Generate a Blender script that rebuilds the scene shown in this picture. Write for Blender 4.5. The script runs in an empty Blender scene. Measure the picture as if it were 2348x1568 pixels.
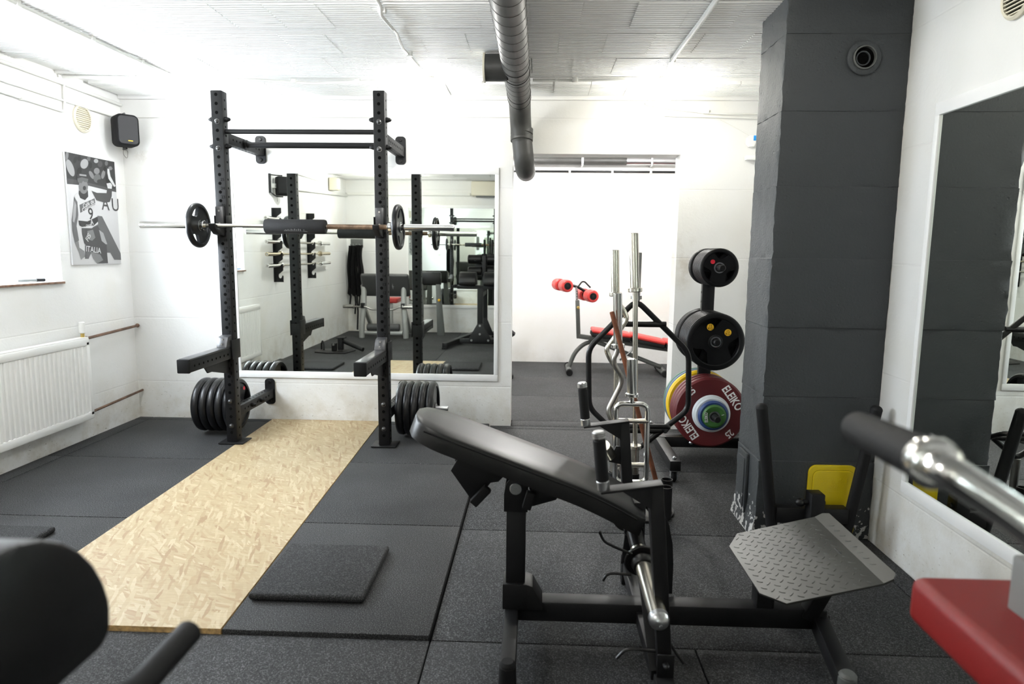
import bpy, bmesh, math, random
from mathutils import Vector, Matrix
from math import sin, cos, pi, radians

# ------------------------------------------------------------------ camera, world, exposure
scn = bpy.context.scene
col = scn.collection
CAM_H = 1.33
def make_camera():
    p, r, y = radians(7.768), radians(0.61), radians(2.123)
    fw = Vector((-sin(y)*cos(p), cos(y)*cos(p), -sin(p)))
    rt = Vector((cos(y), sin(y), 0)); up = rt.cross(fw)
    rt2 = rt*cos(r) + up*sin(r); up2 = -rt*sin(r) + up*cos(r)
    cd = bpy.data.cameras.new('camera'); cd.sensor_width = 36; cd.lens = 1527.5/2348*36
    cd.clip_start = 0.05; cd.clip_end = 60
    cd.dof.use_dof = True; cd.dof.focus_distance = 3.6; cd.dof.aperture_fstop = 3.2
    o = bpy.data.objects.new('camera', cd); col.objects.link(o)
    m = Matrix((rt2, up2, -fw)).transposed().to_4x4(); m.translation = (0, 0, CAM_H)
    o.matrix_world = m
    scn.camera = o
make_camera()
w = bpy.data.worlds.new('world'); scn.world = w; w.use_nodes = True
w.node_tree.nodes['Background'].inputs[0].default_value = (0.86, 0.93, 1.0, 1)
w.node_tree.nodes['Background'].inputs[1].default_value = 1.0
scn.view_settings.view_transform = 'Standard'; scn.view_settings.look = 'None'
scn.view_settings.gamma = 1.0; scn.view_settings.use_curve_mapping = False
scn.view_settings.exposure = 2.0
scn.cycles.max_bounces = 10; scn.cycles.diffuse_bounces = 5; scn.cycles.glossy_bounces = 6
scn.cycles.sample_clamp_indirect = 6.0
LAMP_POWER = 62.0        # emission of the ceiling jar lamps
WINDOW_POWER = 9.5       # emission of the frosted panes (daylight behind them)

# ------------------------------------------------------------------ materials
MATS = {}
def nt(name):
    m = bpy.data.materials.new(name); m.use_nodes = True
    n = m.node_tree.nodes; l = m.node_tree.links
    return m, n, l, n['Principled BSDF']
def mat(name, c, rough=0.5, metal=0.0, bump=0.0, bscale=60.0, var=0.0, vscale=8.0, coat=0.0, spec=0.5, emit=0.0):
    if name in MATS: return MATS[name]
    m, n, l, b = nt(name)
    b.inputs['Base Color'].default_value = (*c, 1); b.inputs['Roughness'].default_value = rough
    b.inputs['Metallic'].default_value = metal; b.inputs['Specular IOR Level'].default_value = spec
    if coat: b.inputs['Coat Weight'].default_value = coat
    if emit:
        b.inputs['Emission Color'].default_value = (*c, 1); b.inputs['Emission Strength'].default_value = emit
    if bump or var:
        tc = n.new('ShaderNodeTexCoord')
        if bump:
            t = n.new('ShaderNodeTexNoise'); t.inputs['Scale'].default_value = bscale; t.inputs['Detail'].default_value = 3
            l.new(tc.outputs['Object'], t.inputs['Vector'])
            bp = n.new('ShaderNodeBump'); bp.inputs['Strength'].default_value = bump; bp.inputs['Distance'].default_value = 0.004
            l.new(t.outputs['Fac'], bp.inputs['Height']); l.new(bp.outputs['Normal'], b.inputs['Normal'])
        if var:
            t2 = n.new('ShaderNodeTexNoise'); t2.inputs['Scale'].default_value = vscale; t2.inputs['Detail'].default_value = 5
            l.new(tc.outputs['Object'], t2.inputs['Vector'])
            r = n.new('ShaderNodeValToRGB')
            r.color_ramp.elements[0].position = 0.3; r.color_ramp.elements[1].position = 0.7
            r.color_ramp.elements[0].color = (*[max(0, x*(1-var)) for x in c], 1)
            r.color_ramp.elements[1].color = (*[min(1, x*(1+var)) for x in c], 1)
            l.new(t2.outputs['Fac'], r.inputs['Fac']); l.new(r.outputs['Color'], b.inputs['Base Color'])
    MATS[name] = m
    return m

def wall_mat(name, base, stain_h=0.42, stain=0.55, joints=True, bump=0.35, smudges=()):
    m, n, l, b = nt(name)
    b.inputs['Roughness'].default_value = 0.62
    geo = n.new('ShaderNodeNewGeometry'); sep = n.new('ShaderNodeSeparateXYZ'); l.new(geo.outputs['Position'], sep.inputs[0])
    # plaster relief
    n1 = n.new('ShaderNodeTexNoise'); n1.inputs['Scale'].default_value = 9; n1.inputs['Detail'].default_value = 6
    n2 = n.new('ShaderNodeTexNoise'); n2.inputs['Scale'].default_value = 70; n2.inputs['Detail'].default_value = 4
    for t in (n1, n2): l.new(geo.outputs['Position'], t.inputs['Vector'])
    add = n.new('ShaderNodeMath'); add.operation = 'MULTIPLY_ADD'; add.inputs[1].default_value = 0.35
    l.new(n2.outputs['Fac'], add.inputs[0]); l.new(n1.outputs['Fac'], add.inputs[2])
    hgt = add.outputs[0]
    if joints:   # faint masonry courses, 0.5 m high
        s = n.new('ShaderNodeMath'); s.operation = 'ADD'; s.inputs[1].default_value = 0.21
        l.new(sep.outputs['Z'], s.inputs[0])
        pp = n.new('ShaderNodeMath'); pp.operation = 'PINGPONG'; pp.inputs[1].default_value = 0.25
        l.new(s.outputs[0], pp.inputs[0])
        lt = n.new('ShaderNodeMapRange'); lt.inputs['From Min'].default_value = 0.0; lt.inputs['From Max'].default_value = 0.006
        lt.inputs['To Min'].default_value = -0.8; lt.inputs['To Max'].default_value = 0.0
        l.new(pp.outputs[0], lt.inputs['Value'])
        a2 = n.new('ShaderNodeMath'); l.new(hgt, a2.inputs[0]); l.new(lt.outputs[0], a2.inputs[1]); hgt = a2.outputs[0]
    bp = n.new('ShaderNodeBump'); bp.inputs['Strength'].default_value = bump; bp.inputs['Distance'].default_value = 0.006
    l.new(hgt, bp.inputs['Height']); l.new(bp.outputs['Normal'], b.inputs['Normal'])
    # grime rising from the floor, with flecks
    mr = n.new('ShaderNodeMapRange'); mr.inputs['From Min'].default_value = 0.0; mr.inputs['From Max'].default_value = stain_h
    mr.inputs['To Min'].default_value = 1.0; mr.inputs['To Max'].default_value = 0.0
    l.new(sep.outputs['Z'], mr.inputs['Value'])
    n3 = n.new('ShaderNodeTexNoise'); n3.inputs['Scale'].default_value = 5; n3.inputs['Detail'].default_value = 8; n3.inputs['Roughness'].default_value = 0.7
    l.new(geo.outputs['Position'], n3.inputs['Vector'])
    r3 = n.new('ShaderNodeValToRGB'); r3.color_ramp.elements[0].position = 0.42; r3.color_ramp.elements[1].position = 0.68
    l.new(n3.outputs['Fac'], r3.inputs['Fac'])
    mu = n.new('ShaderNodeMath'); mu.operation = 'MULTIPLY'; l.new(mr.outputs[0], mu.inputs[0]); l.new(r3.outputs['Color'], mu.inputs[1])
    m2 = n.new('ShaderNodeMath'); m2.operation = 'MULTIPLY'; m2.inputs[1].default_value = stain; l.new(mu.outputs[0], m2.inputs[0])
    mix = n.new('ShaderNodeMixRGB'); mix.inputs[1].default_value = (*base, 1); mix.inputs[2].default_value = (0.42, 0.36, 0.24, 1)
    l.new(m2.outputs[0], mix.inputs[0])
    n4 = n.new('ShaderNodeTexNoise'); n4.inputs['Scale'].default_value = 30; n4.inputs['Detail'].default_value = 7; n4.inputs['Roughness'].default_value = 0.65
    vm = n.new('ShaderNodeVectorMath'); vm.operation = 'MULTIPLY'; vm.inputs[1].default_value = (1, 1, 2.4)
    l.new(geo.outputs['Position'], vm.inputs[0]); l.new(vm.outputs[0], n4.inputs['Vector'])
    r4 = n.new('ShaderNodeValToRGB'); r4.color_ramp.elements[0].position = 0.63; r4.color_ramp.elements[1].position = 0.70
    l.new(n4.outputs['Fac'], r4.inputs['Fac'])
    m4 = n.new('ShaderNodeMath'); m4.operation = 'MULTIPLY'; l.new(r4.outputs['Color'], m4.inputs[0]); l.new(mr.outputs[0], m4.inputs[1])
    mix2 = n.new('ShaderNodeMixRGB'); mix2.inputs[2].default_value = (0.20, 0.17, 0.12, 1)
    l.new(m4.outputs[0], mix2.inputs[0]); l.new(mix.outputs[0], mix2.inputs[1])
    # broad faint yellowing
    n5 = n.new('ShaderNodeTexNoise'); n5.inputs['Scale'].default_value = 1.3; n5.inputs['Detail'].default_value = 5
    l.new(geo.outputs['Position'], n5.inputs['Vector'])
    r5 = n.new('ShaderNodeValToRGB'); r5.color_ramp.elements[0].position = 0.5; r5.color_ramp.elements[1].position = 0.85
    r5.color_ramp.elements[0].color = (1, 1, 1, 1); r5.color_ramp.elements[1].color = (0.93, 0.9, 0.82, 1)
    l.new(n5.outputs['Fac'], r5.inputs['Fac'])
    mix3 = n.new('ShaderNodeMixRGB'); mix3.blend_type = 'MULTIPLY'; mix3.inputs[0].default_value = 1
    l.new(mix2.outputs[0], mix3.inputs[1]); l.new(r5.outputs[0], mix3.inputs[2])
    outc = mix3.outputs[0]
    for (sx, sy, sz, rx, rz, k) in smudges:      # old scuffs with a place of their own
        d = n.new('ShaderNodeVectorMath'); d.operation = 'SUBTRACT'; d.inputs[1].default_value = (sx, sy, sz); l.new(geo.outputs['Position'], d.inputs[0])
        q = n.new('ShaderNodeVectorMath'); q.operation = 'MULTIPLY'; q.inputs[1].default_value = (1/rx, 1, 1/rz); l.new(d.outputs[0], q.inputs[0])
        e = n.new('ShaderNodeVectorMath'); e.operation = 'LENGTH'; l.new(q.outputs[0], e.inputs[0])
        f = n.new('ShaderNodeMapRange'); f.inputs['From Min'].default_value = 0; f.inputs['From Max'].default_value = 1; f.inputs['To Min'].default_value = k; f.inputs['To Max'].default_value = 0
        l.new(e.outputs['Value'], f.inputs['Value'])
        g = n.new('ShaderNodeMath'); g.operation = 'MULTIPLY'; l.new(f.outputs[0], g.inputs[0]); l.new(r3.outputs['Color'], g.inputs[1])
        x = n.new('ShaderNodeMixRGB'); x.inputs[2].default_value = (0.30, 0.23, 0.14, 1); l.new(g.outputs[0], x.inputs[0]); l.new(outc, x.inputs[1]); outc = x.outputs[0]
    l.new(outc, b.inputs['Base Color'])
    MATS[name] = m
    return m

def rubber_mat(name, c, fleck=0.16, scale=260, rough=0.78):
    m, n, l, b = nt(name)
    b.inputs['Roughness'].default_value = rough; b.inputs['Specular IOR Level'].default_value = 0.32
    geo = n.new('ShaderNodeNewGeometry')
    t = n.new('ShaderNodeTexNoise'); t.inputs['Scale'].default_value = scale; t.inputs['Detail'].default_value = 2
    l.new(geo.outputs['Position'], t.inputs['Vector'])
    r = n.new('ShaderNodeValToRGB'); e = r.color_ramp.elements
    e[0].position = 0.40; e[0].color = (c[0]*0.4, c[1]*0.4, c[2]*0.4, 1); e[1].position = 0.57; e[1].color = (*[x*1.3 for x in c], 1)
    k = r.color_ramp.elements.new(0.69); k.color = (fleck, fleck, fleck*1.02, 1)
    l.new(t.outputs['Fac'], r.inputs['Fac'])
    t2 = n.new('ShaderNodeTexNoise'); t2.inputs['Scale'].default_value = 2.2; t2.inputs['Detail'].default_value = 5
    l.new(geo.outputs['Position'], t2.inputs['Vector'])
    r2 = n.new('ShaderNodeValToRGB'); r2.color_ramp.elements[0].color = (0.75, 0.75, 0.76, 1); r2.color_ramp.elements[1].color = (1.2, 1.2, 1.2, 1)
    r2.color_ramp.elements[0].position = 0.3; r2.color_ramp.elements[1].position = 0.7
    l.new(t2.outputs['Fac'], r2.inputs['Fac'])
    mx = n.new('ShaderNodeMixRGB'); mx.blend_type = 'MULTIPLY'; mx.inputs[0].default_value = 1
    l.new(r.outputs[0], mx.inputs[1]); l.new(r2.outputs[0], mx.inputs[2]); l.new(mx.outputs[0], b.inputs['Base Color'])
    bp = n.new('ShaderNodeBump'); bp.inputs['Strength'].default_value = 0.5; bp.inputs['Distance'].default_value = 0.002
    l.new(t.outputs['Fac'], bp.inputs['Height']); l.new(bp.outputs['Normal'], b.inputs['Normal'])
    MATS[name] = m
    return m

def osb_mat(name):
    m, n, l, b = nt(name)
    b.inputs['Roughness'].default_value = 0.55
    tc = n.new('ShaderNodeTexCoord')
    warp = n.new('ShaderNodeTexNoise'); warp.inputs['Scale'].default_value = 6; warp.inputs['Detail'].default_value = 3
    l.new(tc.outputs['Object'], warp.inputs['Vector'])
    layers = []
    for rot, sx, sy in ((0.30, 10, 80), (0.75, 11, 70), (1.25, 11, 84)):
        mp = n.new('ShaderNodeMapping'); mp.inputs['Rotation'].default_value = (0, 0, rot)
        wa = n.new('ShaderNodeVectorMath'); wa.operation = 'MULTIPLY_ADD'; wa.inputs[1].default_value = (0.035, 0.035, 0.035)
        l.new(warp.outputs['Color'], wa.inputs[0]); l.new(tc.outputs['Object'], wa.inputs[2])
        l.new(wa.outputs[0], mp.inputs['Vector'])
        sc = n.new('ShaderNodeVectorMath'); sc.operation = 'MULTIPLY'; sc.inputs[1].default_value = (sx, sy, 1)
        l.new(mp.outputs[0], sc.inputs[0])
        v = n.new('ShaderNodeTexVoronoi'); v.voronoi_dimensions = '2D'; v.inputs['Scale'].default_value = 1; v.inputs['Randomness'].default_value = 1
        l.new(sc.outputs[0], v.inputs['Vector'])
        layers.append(v)
    def sepr(v):
        s = n.new('ShaderNodeSeparateColor'); l.new(v.outputs['Color'], s.inputs[0]); return s.outputs
    s0, s1, s2 = [sepr(v) for v in layers]
    def ramp(x):
        r = n.new('ShaderNodeValToRGB'); e = r.color_ramp.elements
        e[0].position = 0; e[0].color = (0.329, 0.223, 0.123, 1); e[1].position = 1; e[1].color = (0.519, 0.437, 0.289, 1)
        for p, c in ((0.12, (0.389, 0.286, 0.163)), (0.4, (0.419, 0.328, 0.194)), (0.75, (0.441, 0.349, 0.210))):
            k = e.new(p); k.color = (*c, 1)
        l.new(x, r.inputs['Fac']); return r.outputs[0]
    mxa = n.new('ShaderNodeMixRGB'); g = n.new('ShaderNodeMath'); g.operation = 'GREATER_THAN'; g.inputs[1].default_value = 0.5
    l.new(s1[1], g.inputs[0]); l.new(g.outputs[0], mxa.inputs[0]); l.new(ramp(s0[0]), mxa.inputs[1]); l.new(ramp(s1[0]), mxa.inputs[2])
    mxb = n.new('ShaderNodeMixRGB'); g2 = n.new('ShaderNodeMath'); g2.operation = 'GREATER_THAN'; g2.inputs[1].default_value = 0.55
    l.new(s2[1], g2.inputs[0]); l.new(g2.outputs[0], mxb.inputs[0]); l.new(mxa.outputs[0], mxb.inputs[1]); l.new(ramp(s2[0]), mxb.inputs[2])
    # grain
    mp = n.new('ShaderNodeMapping'); mp.inputs['Rotation'].default_value = (0, 0, 0.55); mp.inputs['Scale'].default_value = (14, 240, 1)
    l.new(tc.outputs['Object'], mp.inputs['Vector'])
    gn = n.new('ShaderNodeTexNoise'); gn.inputs['Scale'].default_value = 1; gn.inputs['Detail'].default_value = 4
    l.new(mp.outputs[0], gn.inputs['Vector'])
    rg = n.new('ShaderNodeValToRGB'); rg.color_ramp.elements[0].color = (0.84, 0.82, 0.78, 1); rg.color_ramp.elements[1].color = (1.08, 1.08, 1.08, 1)
    rg.color_ramp.elements[0].position = 0.3; rg.color_ramp.elements[1].position = 0.7
    l.new(gn.outputs['Fac'], rg.inputs['Fac'])
    mm = n.new('ShaderNodeMixRGB'); mm.blend_type = 'MULTIPLY'; mm.inputs[0].default_value = 1
    l.new(mxb.outputs[0], mm.inputs[1]); l.new(rg.outputs[0], mm.inputs[2]); l.new(mm.outputs[0], b.inputs['Base Color'])
    bp = n.new('ShaderNodeBump'); bp.inputs['Strength'].default_value = 0.25; bp.inputs['Distance'].default_value = 0.002
    l.new(s0[2], bp.inputs['Height']); l.new(bp.outputs['Normal'], b.inputs['Normal'])
    MATS[name] = m
    return m

def pillar_mat(name):
    m, n, l, b = nt(name)
    b.inputs['Roughness'].default_value = 0.6
    geo = n.new('ShaderNodeNewGeometry'); sep = n.new('ShaderNodeSeparateXYZ'); l.new(geo.outputs['Position'], sep.inputs[0])
    t = n.new('ShaderNodeTexNoise'); t.inputs['Scale'].default_value = 85; t.inputs['Detail'].default_value = 5; t.inputs['Roughness'].default_value = 0.65
    l.new(geo.outputs['Position'], t.inputs['Vector'])
    t2 = n.new('ShaderNodeTexVoronoi'); t2.inputs['Scale'].default_value = 26; l.new(geo.outputs['Position'], t2.inputs['Vector'])
    pit = n.new('ShaderNodeMapRange'); pit.inputs['From Min'].default_value = 0.05; pit.inputs['From Max'].default_value = 0.16
    pit.inputs['To Min'].default_value = -0.5; pit.inputs['To Max'].default_value = 0
    l.new(t2.outputs['Distance'], pit.inputs['Value'])
    ad = n.new('ShaderNodeMath'); l.new(t.outputs['Fac'], ad.inputs[0]); l.new(pit.outputs[0], ad.inputs[1])
    bp = n.new('ShaderNodeBump'); bp.inputs['Strength'].default_value = 0.6; bp.inputs['Distance'].default_value = 0.006
    l.new(ad.outputs[0], bp.inputs['Height']); l.new(bp.outputs['Normal'], b.inputs['Normal'])
    # paint chipped to white near the foot
    h = n.new('ShaderNodeMapRange'); h.inputs['From Min'].default_value = -0.02; h.inputs['From Max'].default_value = 0.30
    h.inputs['To Min'].default_value = 0.32; h.inputs['To Max'].default_value = 0.0
    l.new(sep.outputs['Z'], h.inputs['Value'])
    c = n.new('ShaderNodeTexNoise'); c.inputs['Scale'].default_value = 34; c.inputs['Detail'].default_value = 4
    l.new(geo.outputs['Position'], c.inputs['Vector'])
    s = n.new('ShaderNodeMath'); l.new(c.outputs['Fac'], s.inputs[0]); l.new(h.outputs[0], s.inputs[1])
    r = n.new('ShaderNodeValToRGB'); r.color_ramp.elements[0].position = 0.79; r.color_ramp.elements[1].position = 0.82
    l.new(s.outputs[0], r.inputs['Fac'])
    mx = n.new('ShaderNodeMixRGB'); mx.inputs[1].default_value = (0.040, 0.045, 0.049, 1); mx.inputs[2].default_value = (0.55, 0.55, 0.54, 1)
    l.new(r.outputs[0], mx.inputs[0]); l.new(mx.outputs[0], b.inputs['Base Color'])
    MATS[name] = m
    return m

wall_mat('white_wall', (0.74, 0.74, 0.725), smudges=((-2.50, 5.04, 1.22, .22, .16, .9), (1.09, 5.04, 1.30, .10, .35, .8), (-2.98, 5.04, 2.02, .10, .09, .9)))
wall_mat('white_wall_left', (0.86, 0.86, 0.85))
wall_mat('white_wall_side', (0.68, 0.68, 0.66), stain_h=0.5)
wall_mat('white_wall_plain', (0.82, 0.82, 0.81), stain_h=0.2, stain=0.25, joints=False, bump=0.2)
mat('ceiling_paint', (0.80, 0.80, 0.785), 0.7, bump=0.2, bscale=40)
rubber_mat('rubber_tile', (0.034, 0.0352, 0.0365), fleck=.125, scale=235, rough=.74)
rubber_mat('rubber_mat', (0.022, 0.0225, 0.024), fleck=0.07, scale=200)
osb_mat('osb'); mat('osb_edge', (0.50, 0.32, 0.13), 0.8, bump=0.6, bscale=160, var=0.3, vscale=60)
pillar_mat('pillar_paint')
mat('powder_black', (0.0085, 0.0085, 0.0092), 0.46, bump=0.08, bscale=300, spec=.28)
mat('satin_black', (0.006, 0.006, 0.0065), 0.35, spec=.35)
mat('dull_black', (0.006, 0.006, 0.0065), 0.8, spec=.25)
mat('hole_black', (0.001, 0.001, 0.001), 0.95, spec=0.1)
mat('number_ink', (0.002, 0.002, 0.002), 0.9, spec=0.1)
mat('plate_rubber', (0.006, 0.0063, 0.0075), 0.33, bump=0.05, bscale=150, spec=.4)
mat('plate_rubber_matte', (0.0045, 0.0047, 0.0053), 0.42, bump=0.05, bscale=150, spec=.28)
mat('uhmw', (0.05, 0.05, 0.053), 0.28)
mat('chrome', (0.78, 0.78, 0.76), 0.10, 1.0)
mat('nickel', (0.62, 0.59, 0.52), 0.22, 1.0, bump=0.05, bscale=400)
mat('dark_steel', (0.33, 0.32, 0.30), 0.3, 1.0)
mat('bolt_grey', (0.10, 0.10, 0.10), 0.35, .8)
mat('champagne', (0.66, 0.58, 0.42), 0.2, 1.0)
mat('galvanised', (0.55, 0.56, 0.57), 0.3, 1.0)
mat('rusty_shaft', (0.20, 0.135, 0.09), 0.5, 0.6, bump=0.2, bscale=300, var=0.4, vscale=30)
mat('rust_brown', (0.16, 0.052, 0.022), 0.45, 0.3, var=0.35, vscale=25)
mat('foam_black', (0.008, 0.008, 0.009), 0.75, bump=0.3, bscale=120)
mat('grip_foam', (0.0075, 0.0075, 0.008), 0.65, bump=0.15, bscale=200, spec=.25)
mat('vinyl_black', (0.007, 0.007, 0.0072), 0.36, bump=0.08, bscale=350, spec=0.32)
mat('vinyl_grey', (0.055, 0.055, 0.055), 0.42, bump=0.12, bscale=350)
mat('vinyl_red', (0.20, 0.010, 0.009), 0.45, bump=0.1, bscale=300, spec=.35)
mat('bench_red', (0.62, 0.045, 0.04), 0.4, bump=0.08, bscale=300)
mat('bench_grey', (0.10, 0.105, 0.10), 0.5)
mat('speaker_grille', (0.022, 0.022, 0.024), 0.7, bump=.2, bscale=200)
mat('silver_paint', (0.42, 0.425, 0.41), 0.4, 0.3)
mat('machine_grey', (0.17, 0.17, 0.165), 0.5)
mat('grey_paint', (0.22, 0.22, 0.21), 0.45)
mat('tread_steel', (0.034, 0.035, 0.031), 0.42, 0.25, var=0.25, vscale=5)
mat('duct_grey', (0.042, 0.042, 0.039), 0.48, bump=0.1, bscale=30, var=0.15, vscale=12)
mat('duct_seam', (0.06, 0.06, 0.056), 0.5)
mat('cream_plastic', (0.66, 0.62, 0.50), 0.5)
mat('white_plastic', (0.80, 0.80, 0.78), 0.4)
mat('white_frame', (0.80, 0.80, 0.79), 0.45)
mat('raw_wood_edge', (0.35, 0.30, 0.16), 0.7)
mat('radiator_white', (0.90, 0.90, 0.88), 0.35, bump=0.05, bscale=30)
mat('copper_pipe', (0.16, 0.095, 0.065), 0.45, 0.5, var=0.4, vscale=20)
mat('sill_wood', (0.22, 0.13, 0.085), 0.7, var=0.4, vscale=30)
mat('yellow_plastic', (0.74, 0.56, 0.006), 0.42)
mat('sticker_red', (0.70, 0.02, 0.04), 0.5); mat('sticker_yellow', (0.85, 0.48, 0.02), 0.5)
mat('bumper_red', (0.115, 0.012, 0.014), 0.5, bump=0.05, bscale=120); mat('bumper_yellow', (0.80, 0.52, 0.01), 0.5)
mat('bumper_blue', (0.022, 0.055, 0.19), 0.5); mat('bumper_green', (0.045, 0.15, 0.03), 0.5)
mat('bumper_bluegrey', (0.10, 0.16, 0.28), 0.5); mat('bumper_greygreen', (0.10, 0.19, 0.15), 0.5)
mat('bumper_white', (0.62, 0.66, 0.68), 0.45)
mat('print_white', (0.86, 0.87, 0.86), 0.6); mat('brass', (0.75, 0.55, 0.18), 0.35, 0.8)
mat('cloth_black', (0.006, 0.006, 0.0065), 0.9, bump=0.5, bscale=60)
mat('mirror_glass', (0.84, 0.875, 0.835), 0.0, 1.0)
mat('blue_plastic', (0.02, 0.30, 0.75), 0.4)
mat('cable_white', (0.74, 0.74, 0.71), 0.5)
for i, g in enumerate((0.014, 0.032, 0.065, 0.12, 0.20, 0.34, 0.62)):
    mat('print_tone_%d' % i, (g, g, g*1.02), 0.55)
for nm_, c_, k_ in (('a0', (0.97, 0.99, 1.0), .46), ('a1', (1.0, 0.99, 0.95), .50), ('a2', (1.0, 0.97, 0.88), .68), ('b0', (0.98, 0.99, 1.0), .85), ('b1', (1.0, 0.985, 0.94), .88), ('b2', (1.0, 0.965, 0.86), .28),
                     ('c0', (1.0, 0.985, 0.94), 1.75), ('far', (1.0, 0.99, 0.97), 3.2)):
    mat('lamp_glow_'+nm_, c_, 0.4, emit=LAMP_POWER*k_)
mat('window_glow', (0.84, 0.92, 1.0), 0.4, emit=WINDOW_POWER)

# ------------------------------------------------------------------ mesh building
WPOS = {}
def rot_to(d):
    return Vector((0, 0, 1)).rotation_difference(Vector(d).normalized()).to_matrix().to_4x4()
class G:
    """collects shapes in world coordinates for one mesh object"""
    def __init__(s): s.bm = bmesh.new()
    def _merge(s, b2, M=None):
        if M is not None: bmesh.ops.transform(b2, matrix=M, verts=b2.verts)
        me = bpy.data.meshes.new('tmp'); b2.to_mesh(me); b2.free(); s.bm.from_mesh(me); bpy.data.meshes.remove(me); return s
    def box(s, x0, x1, y0, y1, z0, z1, bev=0.0, seg=2, M=None):
        b = bmesh.new(); bmesh.ops.create_cube(b, size=1)
        bmesh.ops.transform(b, verts=b.verts, matrix=Matrix.Translation(((x0+x1)/2, (y0+y1)/2, (z0+z1)/2)) @ Matrix.Diagonal((abs(x1-x0), abs(y1-y0), abs(z1-z0), 1)))
        if bev: bmesh.ops.bevel(b, geom=b.edges[:], offset=bev, segments=seg, affect='EDGES', profile=0.5)
        return s._merge(b, M)
    def bar(s, p0, p1, wd, ht, up=(0, 0, 1), bev=0.003, ext=0.0):
        """rectangular bar from p0 to p1: wd across, ht along 'up'"""
        p0, p1 = Vector(p0), Vector(p1); d = (p1-p0); L = d.length + 2*ext; d.normalize()
        u = Vector(up); x = d.cross(u).normalized(); u = x.cross(d)
        M = Matrix((x, d, u)).transposed().to_4x4(); M.translation = (p0+p1)/2
        return s.box(-wd/2, wd/2, -L/2, L/2, -ht/2, ht/2, bev, 2, M)
    def lathe(s, prof, org, ax, seg=24, M=None):
        b = bmesh.new(); rings = []
        for r, h in prof:
            if r < 1e-6: rings.append([b.verts.new((0, 0, h))])
            else: rings.append([b.verts.new((r*cos(2*pi*i/seg), r*sin(2*pi*i/seg), h)) for i in range(seg)])
        for a, c in zip(rings, rings[1:]):
            for i in range(seg):
                j = (i+1) % seg
                if len(a) == 1 and len(c) == 1: continue
                if len(a) == 1: b.faces.new((a[0], c[j], c[i]))
                elif len(c) == 1: b.faces.new((a[i], a[j], c[0]))
                else: b.faces.new((a[i], a[j], c[j], c[i]))
        bmesh.ops.recalc_face_normals(b, faces=b.faces)
        m = rot_to(ax); m.translation = org
        return s._merge(b, m if M is None else M)
    def cyl(s, p0, p1, r, r2=None, seg=20, bev=0.0):
        p0, p1 = Vector(p0), Vector(p1); L = (p1-p0).length; r2 = r if r2 is None else r2
        pr = [(0, 0), (r-bev, 0), (r, bev), (r2, L-bev), (r2-bev, L), (0, L)] if bev else [(0, 0), (r, 0), (r2, L), (0, L)]
        return s.lathe(pr, p0, p1-p0, seg)
    def dome(s, p, ax, r, h, seg=16):
        pr = [(0, 0), (r, 0)] + [(r*cos(a), h*sin(a)) for a in (0.4, 0.8, 1.2)] + [(0, h)]
        return s.lathe(pr, p, ax, seg)
    def tube(s, pts, r, seg=12, fillet=0.0, fs=5, cap=True, closed=False):
        P = [Vector(p) for p in pts]
        if fillet:
            Q = [P[0]] if not closed else []
            n = len(P)
            for i in (range(n) if closed else range(1, n-1)):
                a, c, d = P[i-1], P[i], P[(i+1) % n]
                v1, v2 = (a-c), (d-c); k = min(fillet, v1.length*0.48, v2.length*0.48)
                q0, q1 = c+v1.normalized()*k, c+v2.normalized()*k
                for t in range(fs+1):
                    u = t/fs; Q.append(q0*(1-u)**2 + c*2*u*(1-u) + q1*u*u)
            if not closed: Q.append(P[-1])
            P = Q
        b = bmesh.new(); n = len(P); rings = []; nx = None
        rr = r if isinstance(r, (list, tuple)) else None
        for i, p in enumerate(P):
            if closed: d = (P[(i+1) % n]-P[i-1])
            else: d = (P[min(i+1, n-1)]-P[max(i-1, 0)])
            d.normalize()
            if nx is None: nx = d.orthogonal().normalized()
            nx = (nx - d*nx.dot(d)).normalized(); ny = d.cross(nx)
            R = rr[i] if rr else r
            rings.append([b.verts.new(p + nx*R*cos(2*pi*k/seg) + ny*R*sin(2*pi*k/seg)) for k in range(seg)])
        pairs = list(zip(rings, rings[1:])) + ([(rings[-1], rings[0])] if closed else [])
        for a, c in pairs:
            for k in range(seg): b.faces.new((a[k], a[(k+1) % seg], c[(k+1) % seg], c[k]))
        if cap and not closed: b.faces.new(rings[0][::-1]); b.faces.new(rings[-1])
        bmesh.ops.recalc_face_normals(b, faces=b.faces)
        return s._merge(b)
    def prism(s, pts, vec, bev=0.0):
        b = bmesh.new(); v = Vector(vec)
        a = [b.verts.new(Vector(p)) for p in pts]; c = [b.verts.new(Vector(p)+v) for p in pts]
        b.faces.new(a); b.faces.new(c[::-1]); n = len(a)
        for i in range(n): b.faces.new((a[i], c[i], c[(i+1) % n], a[(i+1) % n]))
        bmesh.ops.recalc_face_normals(b, faces=b.faces)
        if bev: bmesh.ops.bevel(b, geom=b.edges[:], offset=bev, segments=2, affect='EDGES', profile=0.5)
        return s._merge(b)
    def face(s, pts):
        b = bmesh.new(); b.faces.new([b.verts.new(Vector(p)) for p in pts]); return s._merge(b)
    def sphere(s, c, r, sc=(1, 1, 1), seg=16):
        b = bmesh.new(); bmesh.ops.create_uvsphere(b, u_segments=seg, v_segments=max(6, seg*5//8), radius=r)
        return s._merge(b, Matrix.Translation(c) @ Matrix.Diagonal((*sc, 1)))
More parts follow.
